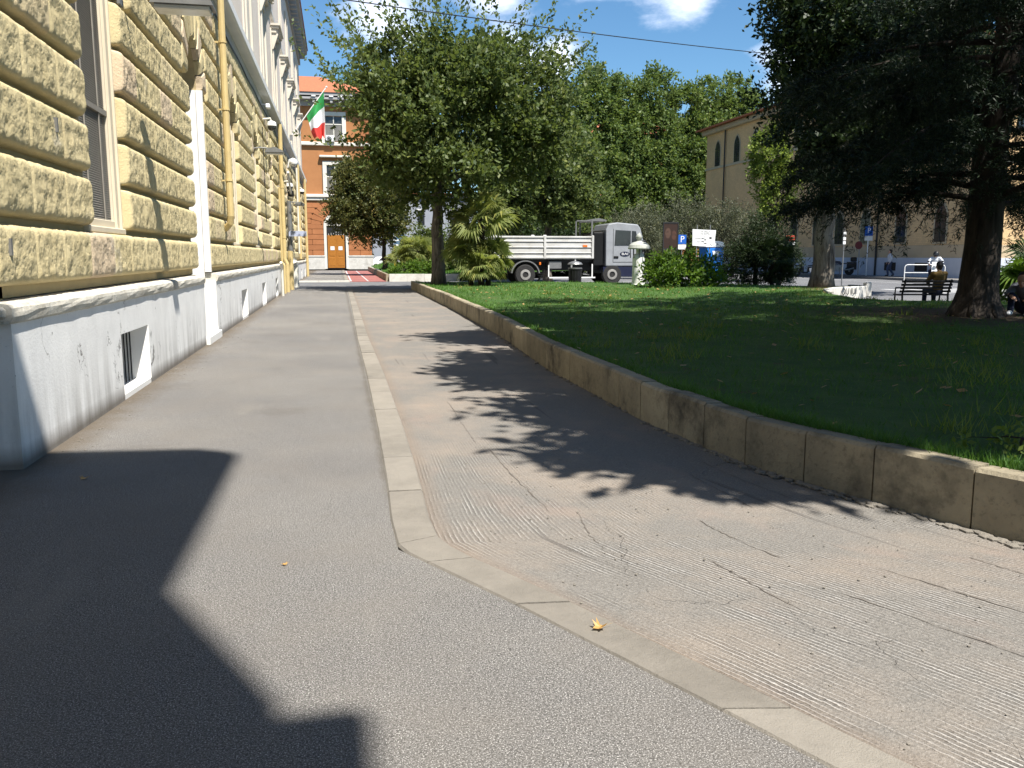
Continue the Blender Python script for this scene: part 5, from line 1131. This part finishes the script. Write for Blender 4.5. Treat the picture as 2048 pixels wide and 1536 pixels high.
def head(c, f, parent, mat, hair=True, hairlen=.0):
    c, f = Vector(c), Vector(f).normalized(); up = Vector((0,0,1)); sd = f.cross(up).normalized(); ch = []
    ch.append(([c+up*.05, c-up*.03+f*.02, c-up*.085+f*.045], (.098,.088,.055)))
    ch.append(([c+f*.088+up*.02, c+f*.118-up*.025], (.012,.017)))           # nose
    for s in (-1,1): ch.append(([c+sd*s*.088+up*.02, c+sd*s*.096-up*.025], (.014,.012)))   # ears
    return ch
def face(c, f, hd):
    c, f = Vector(c), Vector(f).normalized(); up = Vector((0,0,1)); sd = f.cross(up).normalized()
    for s in (-1,1): MB().ball(c+f*.092+sd*s*.034+up*.012, .012, 8, 5).build('eye', M['ink'], hd)
    MB().tube([c+f*.088-sd*.026-up*.062, c+f*.098-up*.064, c+f*.088+sd*.026-up*.062], .006, 6).build('mouth', M['lips'], hd)
M['lips'] = pm('lips', (.32,.13,.11), (.3,.12,.1), 8, .5); M['ochre'] = pm('ochre_shirt', (.13,.082,.02), (.10,.062,.016), 6, .85); M['denim'] = pm('dark_denim', (.02,.025,.05), (.015,.018,.035), 20, .85); M['greycloth'] = pm('grey_blue_shirt', (.17,.185,.22), (.12,.13,.16), 7, .85); M['lightcloth'] = pm('white_jacket', (.6,.62,.66), (.4,.42,.46), 8, .7); M['bluejean'] = pm('blue_trousers', (.06,.08,.14), (.05,.065,.11), 15, .85)
def person(name, label, loc, rz, J, top, bottom, shoe, hairc='cap', helmet=False, sleeves=True):
    t = thing(name, label, 'person', loc, rz); V = Vector
    ch = [([J['pelvis'], J['waist'], J['chest'], J['neck']], (.145,.125,.15,.06)), ([J['neck'], V(J['head'])-V((0,0,.06))], (.055,.055))]
    for s in 'lr': 
        ch.append(([V(J['chest'])+V((0,0,.07)), J['sh'+s], J['el'+s], J['wr'+s]], (.10,.068,.048,.032)))
        ch.append(([J['pelvis'], J['hip'+s], J['kn'+s], J['an'+s]], (.12,.095,.06,.042))); ch.append(([J['an'+s], J['toe'+s]], (.042,.034)))
        d = V(J['wr'+s])-V(J['el'+s]); ch += hand(J['wr'+s], d, J.get('up', (0,0,1)), t, M['skin'])
    ch += head(J['head'], J['face'], t, M['skin'])
    b = body_mesh('body', ch, M['skin'], t, .012); face(J['head'], J['face'], b)
    g = 1.12
    sh = [([V(J['pelvis'])+V((0,0,.03)), J['waist'], J['chest'], V(J['neck'])-V((0,0,.035))], (.162,.15,.172,.085))]
    for s in 'lr': sh.append(([V(J['chest'])+V((0,0,.06)), J['sh'+s], J['el'+s]]+([V(J['el'+s]).lerp(V(J['wr'+s]), .85)] if sleeves else []), (.118,.088,.066)+((.052,) if sleeves else ())))
    body_mesh('shirt', sh, top, t, .018)
    tr_ = [([J['pelvis'], V(J['pelvis'])+V((0,0,.05))], (.165,.15))]
    for s in 'lr': tr_.append(([J['pelvis'], J['hip'+s], J['kn'+s], V(J['kn'+s]).lerp(V(J['an'+s]), .93)], (.14,.118,.082,.064)))
    body_mesh('trousers', tr_, bottom, t, .018)
    for s in 'lr': body_mesh('shoe', [([V(J['an'+s])-V((0,0,.02)), V(J['an'+s]).lerp(V(J['toe'+s]), .6), J['toe'+s]], (.056,.05,.042))], shoe, t, .015)
    c, f = V(J['head']), V(J['face']).normalized()
    if helmet: 
        h = MB().ball(c+V((0,0,.03)), .158, 16, 10, (1,1,1.05)).build('helmet', helmet, t, smooth=True); MB().ball(c+f*.06+V((0,0,.02)), .115, 12, 8, (1,1,.72)).build('visor', M['glass'], h)
    else: body_mesh('hair', [([c+V((0,0,.065))-f*.02, c+V((0,0,.02))-f*.05, c-V((0,0,.05))-f*.06], (.105,.098,.075))], M['hair'], t, .014)
    return t
# seated on the bench, seen from behind, leaning to the right end
person('person', 'seated person with dark hair and ochre top on the bench, back turned', (17.75,22.9,-.05), R(-11), dict(pelvis=(0,-.12,.50), waist=(.02,-.14,.70), chest=(.05,-.10,.90), neck=(.08,-.03,1.08), head=(.10,.03,1.22), face=(.2,1,-.15),
  shl=(-.13,-.08,1.0), ell=(-.20,.10,.78), wrl=(-.06,.30,.68), shr=(.23,-.08,1.0), elr=(.32,.10,.78), wrr=(.18,.30,.66), hipl=(-.10,-.06,.48), knl=(-.13,.36,.50), anl=(-.13,.38,.08), toel=(-.14,.54,.045), hipr=(.10,-.06,.48), knr=(.15,.36,.50), anr=(.16,.38,.08), toer=(.18,.54,.045)), M['ochre'], M['denim'], M['black'])
# sitting on the ground right of the cedar trunk, bent forward over the knees
person('person', 'person in grey shirt and dark trousers sitting on the ground right of the cedar trunk', (13.8,15.0,.31), R(35), dict(pelvis=(0,0,.13), waist=(-.05,.02,.32), chest=(-.16,.03,.50), neck=(-.30,.03,.62), head=(-.40,.03,.70), face=(-1,0,-.35),
  shl=(-.18,-.16,.56), ell=(-.38,-.24,.42), wrl=(-.52,-.14,.36), shr=(-.18,.22,.56), elr=(-.38,.28,.42), wrr=(-.52,.16,.36), hipl=(-.03,-.11,.13), knl=(-.42,-.17,.40), anl=(-.62,-.15,.07), toel=(-.78,-.16,.045), hipr=(-.03,.11,.13), knr=(-.42,.2,.38), anr=(-.62,.16,.07), toer=(-.78,.16,.045)), M['greycloth'], M['denim'], M['white'], sleeves=False)
person('person', 'pedestrian in pale shirt and blue trousers walking by the plinth of the beige building', (36.2,51.3,.11), R(60), dict(pelvis=(0,0,.95), waist=(0,.01,1.12), chest=(0,.02,1.34), neck=(0,.03,1.5), head=(0,.05,1.64), face=(0,1,0),
  shl=(-.19,.02,1.44), ell=(-.24,-.06,1.16), wrl=(-.24,.06,.92), shr=(.19,.02,1.44), elr=(.24,.02,1.16), wrr=(.24,.16,.94), hipl=(-.09,0,.92), knl=(-.10,.16,.50), anl=(-.10,.10,.09), toel=(-.10,.26,.05), hipr=(.09,0,.92), knr=(.10,-.02,.48), anr=(.10,-.26,.12), toer=(.10,-.14,.05)), M['lightcloth'], M['bluejean'], M['black'])
# ------------------------------------------------------------------ motorcycles (length along local y, front at -y)
def motorbike(name, label, loc, rz, paint, box=False, scooter=False):
    t = thing(name, label, 'scooter' if scooter else 'motorcycle', loc, rz); r = .26 if scooter else .31
    for y in (-.68, .66):
        w = MB().lathe([(r*.62,-.05),(r*.9,-.06),(r,-.03),(r,.03),(r*.9,.06),(r*.62,.05)], 24, (0,y,r), 'x').build('wheel', M['tyre'], t); MB().lathe([(.02,-.055),(r*.6,-.04),(r*.63,0),(r*.6,.04),(.02,.055)], 16, (0,y,r), 'x').build('hub', M['rim'], w)
    for s in (-.09,.09): MB().tube([(s,-.68,r),(s*.9,-.46,.95)], .025, 8).build('fork', M['steel'], t)
    MB().tube([(-.36,-.34,1.06),(-.2,-.42,1.02),(.2,-.42,1.02),(.36,-.34,1.06)], .018, 8).build('handlebar', M['black'], t)
    for s in (-1,1): MB().tube([(s*.27,-.4,1.04),(s*.34,-.46,1.2)], .01, 6).ball((s*.35,-.46,1.24), .065, 10, 6, (1,.35,.7)).build('mirror', M['black'], t)
    if scooter:
        MB().prism_axis([(-.50,.45),(-.36,.30),(.0,.28),(.1,.30),(.05,.36),(-.28,.38),(-.34,1.0),(-.46,1.02)], -.2, .2, 'x').build('leg_shield', paint, t)
        MB().prism_axis([(.02,.32),(.85,.42),(.92,.66),(.6,.76),(.1,.72)], -.18, .18, 'x').build('rear_body', paint, t)
        MB().prism_axis([(-.92,.50),(-.78,.62),(-.5,.60),(-.5,.50)], -.09, .09, 'x').build('mudguard', paint, t)
    else:
        MB().prism_axis([(-.42,.80),(-.30,1.02),(.02,.98),(.15,.80),(.1,.72),(-.35,.70)], -.16, .16, 'x').build('tank', paint, t)
        MB().prism_axis([(-.35,.34),(-.30,.70),(.2,.70),(.28,.34)], -.17, .17, 'x').build('engine', M['steel'], t)
        MB().prism_axis([(-.72,.70),(-.62,1.16),(-.5,1.2),(-.40,.95),(-.46,.62)], -.17, .17, 'x').build('fairing', paint, t)
        MB().tube([(.17,.1,.35),(.2,.6,.4),(.2,.95,.5)], .05, 8).build('exhaust', M['steel'], t); MB().prism_axis([(.45,.72),(.98,.84),(.96,.9),(.5,.8)], -.1, .1, 'x').build('tail', paint, t)
    MB().prism_axis([(.08,.76),(.75,.84),(.8,.90),(.4,.86),(.1,.84)], -.14, .14, 'x').build('seat', M['black'], t)
    MB().ball((0,-.70 if not scooter else -.48,.98), .10, 12, 8, (1,.6,.8)).build('headlight', M['white'], t)
    if box: MB().box(-.22,.22,.72,1.12,.95,1.28,.06).build('top_box', M['black'], t)
    return t
motorbike('motorcycle', 'motorcycle with white fairing ridden towards the viewer on the right-hand road', (32.0,41.4,-.05), R(-38), M['white'])
person('person', 'motorcyclist in white jacket and dark helmet riding towards the viewer', (32.0,41.4,-.05), R(142), dict(pelvis=(0,-.42,.92), waist=(0,-.38,1.08), chest=(0,-.27,1.30), neck=(0,-.2,1.46), head=(0,-.15,1.60), face=(0,1,-.1),
  shl=(-.2,-.24,1.40), ell=(-.36,.02,1.22), wrl=(-.30,.28,1.08), shr=(.2,-.24,1.40), elr=(.36,.02,1.22), wrr=(.30,.28,1.08), hipl=(-.12,-.38,.90), knl=(-.27,.02,.72), anl=(-.24,-.2,.34), toel=(-.25,-.04,.28), hipr=(.12,-.38,.90), knr=(.27,.02,.72), anr=(.26,-.2,.34), toer=(.27,-.04,.28)), M['lightcloth'], M['denim'], M['black'], helmet=M['black'])
motorbike('scooter', 'white scooter parked left of the fissured elm trunk', (32.6,53.6,-.05), R(20), M['white'], scooter=True)
motorbike('motorcycle', 'dark blue motorbike with black top box parked along the pale plinth', (35.2,55.6,.11), R(-115), M['navy'], box=True)
motorbike('scooter', 'black scooter half hidden behind the elm trunk', (33.8,57.6,-.05), R(-110), M['black'], scooter=True)
def car(label, loc, rz, paint):
    t = thing('parked_car', label, 'car', loc, rz, 'white cars far beyond the linden tree')
    b = MB().prism_axis([(-2.1,.35),(2.1,.35),(2.15,.62),(2.05,.82),(1.2,.92),(.55,1.40),(-1.1,1.45),(-1.75,.98),(-2.1,.92),(-2.15,.6)], -.82, .82, 'y').build('body', paint, t); bv = b.modifiers.new('bevel', 'BEVEL'); bv.width = .08; bv.segments = 3
    for s in (-1,1): MB().prism_axis([(-1.45,.95),(.95,.95),(.48,1.34),(-1.02,1.38)], s*.81, s*.83, 'y').build('side_window', M['glass'], t)
    for x in (-1.3,1.3):
        for s in (-1,1): wheel(t, x, s*.74, .31, .2, side=s)
    for s in (-1,1): MB().ball((2.08,s*.58,.72), .11, 10, 6).build('headlight', M['ltgrey'], t)
car('white car seen between the linden trunk and the yellow post', (5.3,104,-.05), R(200), M['white']); car('second white car behind the yellow post', (8.2,110,-.05), R(190), M['white'])

# ------------------------------------------------------------------ things fixed to or hanging from the yellow building
def wall_lamp(label, y, z, L=.85, big=False):
    t = thing('wall_lamp', label, 'lamp', (XW, y, z), 0, 'grey wall lamps on the yellow building')
    MB().tube([(.02,0,.12),(.3,0,.16),(L-.25,0,.12)], .022, 8).build('arm', M['zinc'], t); MB().box(.06,.10,-.08,.08,0,.25,.01).build('wall_plate', M['zinc'], t)
    MB().prism_axis([(.42,.02),(L,.02),(L-.02,.07),(.72,.17),(.5,.13)], -.17, .17, 'y').build('shade', M['zinc'], t)
    g = MB().box(.46,L-.04,-.14,.14,-.03,.019,.01).build('diffuser', M['ltgrey'], t)
    return t
wall_lamp('grey wall lamp above the first pier, nearest to the viewer', 10.75, 4.27, 1.1); wall_lamp('grey wall lamp with pointed shade halfway along the yellow wall', 26.2, 4.42, .95); wall_lamp('small grey wall lamp far along the yellow wall near the blue sign', 43.2, 3.9, .9)
for y, z, lb in ((30.0,5.65,'dark glass dome camera under the string course, nearest one'),(39.8,4.45,'dark dome camera below the far wall lamp bracket'),(53.5,5.2,'dark dome camera farthest along the yellow wall')):
    t = thing('dome_camera', lb, 'camera', (XW,y,z)); MB().tube([(.08,0,.28),(.35,0,.32),(.38,0,.18)], .03, 8).build('bracket', M['pipew'], t); MB().lathe([(.14,.06),(.16,.08),(.14,.2),(.05,.24)], 16, (.38,0,0)).build('housing', M['white'], t); MB().ball((.38,0,.06), .145, 14, 8).build('dome', M['glass'], t)
t = thing('security_camera', 'white box camera on the string course of the yellow building', 'camera', (XW,30.3,6.4)); MB().box(.2,.34,-.18,.14,-.08,.06,.02).build('housing', M['white'], t); MB().tube([(.05,0,.06),(.27,0,.02)], .025, 6).build('bracket', M['white'], t)
t = thing('security_camera', 'white domed camera on a tall white conduit far along the yellow wall', 'camera', (XW,44.0,6.0)); MB().ball((.40,0,0), .2, 14, 8).build('dome', M['white'], t); MB().tube([(.12,0,-.25),(.2,0,.12),(.4,0,.2)], .03, 6).build('bracket', M['white'], t); MB().tube([(.5,.6,-.2),(.5,.6,-4.4)], .045, 8).build('conduit', M['pipew'], t)
t = thing('floodlight_bracket', 'white angled bracket with floodlight on the yellow wall above the pavement', 'lamp', (XW,38.6,4.6)); MB().mbox(Matrix.Translation((.42,.5,.0)) @ Matrix.Rotation(R(-24),4,'X'), .08, 2.0, .09).build('arm', M['white'], t); MB().box(.3,.55,1.3,1.6,-.5,-.25,.04).build('floodlight', M['black'], t)
t = thing('street_sign', 'small pale blue plate projecting from the yellow wall above the threshold kerb', 'sign', (XW,41.2,2.42)); MB().tube([(.02,0,.2),(.9,0,.2)], .012, 6).build('arm', M['steel'], t); MB().box(.2,1.0,-.015,.015,-.04,.19).build('plate', pm('pale_blue_plate', (.42,.46,.60), (.38,.42,.55), 5, .5), t)
# flag on its slanting pole
t = thing('flag', 'green white and red flag hanging from a slanting pole on the yellow building', 'flag', (-2.11,44.0,7.05))
MB().tube([(.02,0,.15),(1.78,-.15,2.5)], .028, 8).build('flagpole', M['white'], t); MB().ball((1.80,-.15,2.53), .05, 8, 6).build('finial', M['white'], t); MB().box(-.02,.1,-.1,.1,0,.25).build('pole_socket', M['steel'], t)
P0, P1 = Vector((.80,-.06,1.22)), Vector((1.68,-.14,2.37)); flagm = [pm('flag_green', (.03,.27,.07), (.025,.23,.06), 5, .7), pm('flag_white', (.75,.76,.8), (.68,.7,.74), 5, .7), pm('flag_red', (.60,.05,.04), (.52,.04,.035), 5, .7)]
def flagpt(u, v):          # v along the hoist, u along the fly: the cloth hangs down and folds
    p = P0.lerp(P1, v); d = u; fold = .13*math.sin(v*9+u*3)*min(1, u*2.5)
    return p+Vector((.26*u*(1-v)+.05*math.sin(u*6+v*5)*u-.10*v*u+.12*u*u, fold-.12*u, -d*(1.15+1.05*v)+.08*math.sin(v*11)*u))
for k in range(3):
    mm = MB(); nu, nv = 8, 16
    for i in range(nu+1):
        for j in range(nv+1): mm.v.append(flagpt((k+i/nu)/3, j/nv))
    for i in range(nu):
        for j in range(nv): o = i*(nv+1)+j; mm.f.append((o, o+1, o+nv+2, o+nv+1))
    mm.build('stripe', flagm[k], t, smooth=True)
t = thing('air_conditioner', 'white air conditioner on the upper window sill of the orange building', 'air conditioner', (-.42,YF-.35,12.76)); MB().box(-.42,.42,-.15,.18,0,.62,.03).build('casing', M['white'], t); MB().lathe([(.22,-.012),(.24,0),(.2,.01)], 20, (-.1,-.155,.31), 'y').build('fan_grille', M['steel'], t); MB().box(-.4,-.3,-.1,.3,-.012,-.001).box(.3,.4,-.1,.3,-.012,-.001).build('feet', M['steel'], t)
# overhead cable
pts = []
for i in range(41):
    s = i/40; a = Vector((-2.3,18.5,6.85)); b = Vector((18.0,30.0,8.7)); p = a.lerp(b, s); p.z -= 4*s*(1-s)*.12; pts.append(p)
t = MB().tube(pts, .013, 6).build('overhead_cable', M['darkmetal']); tag(t, 'thin dark overhead cable crossing the sky from the yellow building to the dark trees', 'cable')

# ------------------------------------------------------------------ leaves and litter on the ground
M['dryleaf'] = leafmat('dry_leaf', (.30,.19,.075), (.36,.24,.10), .2, .5, 20)
def fallen(label, x, y, z, s, rz, curl):
    m = MB(); prof = [0.15,.55,.42,1.0,.5,.95,.62,1.15,.62,.95,.5,1.0,.42,.55]; n = len(prof)
    m.v.append((0,0,.012*s*10))
    for i, r in enumerate(prof):
        a = 2*math.pi*i/n-math.pi/2; m.v.append((s*r*math.cos(a), s*r*.8*math.sin(a), .004+curl*s*(r*r)*(.5+.5*math.sin(a*2+1))))
    for i in range(n): m.f.append((0, 1+i, 1+(i+1)%n))
    m.tube([(0,-.1*s,.004),(-.2*s,-1.3*s,.012)], .02*s, 4)
    o = m.build('fallen_leaf', M['dryleaf']); o.location = (x,y,z); o.rotation_euler = (0,0,rz); tag(o, label, 'leaf'); return o
fallen('curled dry yellow leaf lying on the near kerb stone', .995, 3.115, .012, .042, 1.9, .8); fallen('tiny orange leaf scrap on the sunlit pavement', -.30, 4.12, .002, .022, .4, .6); fallen('brown leaf in the shade near the foot of the yellow building', -1.73, 6.07, .002, .04, 2.5, .5)
m = MB()
for i in range(160):
    y = 6.9+abs(RS.normal())*9; x = -2.2+abs(RS.normal())*.16+.02; s = RS.uniform(.003,.009)*(1+y/40); m.ball((x, y, .004), s, 5, 3, (1.3, RS.uniform(.7,1.8), .35))
o = m.build('wall_foot_litter', M['kerb']); o['kind'] = 'stuff'
q = []
for i in range(900):
    x, y = RS.uniform(2.9, 18), RS.uniform(3.5, 33)
    if not inside(x, y, LAWN): continue
    a_ = RS.uniform(0, 6.28); sz = RS.uniform(.03,.06); d_ = np.array([math.cos(a_), math.sin(a_), RS.normal()*.25]); e_ = np.array([-math.sin(a_), math.cos(a_), RS.normal()*.25])*.6; c_ = np.array([x, y, lawn_z(x, y)+.03])
    q.append([c_-d_*sz, c_-e_*sz, c_+d_*sz, c_+e_*sz])
o = quads('lawn_litter', np.array(q), M['dryleaf']); o['kind'] = 'stuff'
m = MB()
for i in range(240):
    t_ = RS.uniform(1, 10); f = RS.uniform(.02,.98); a, b = lerpl(KR, t_), lerpl(WR, t_); s = RS.uniform(.003,.007); m.ball((a[0]*(1-f)+b[0]*f, a[1]*(1-f)+b[1]*f, -.012), s, 5, 3, (1.2,1,.6))
o = m.build('loose_grit', M['kerb']); o['kind'] = 'stuff'
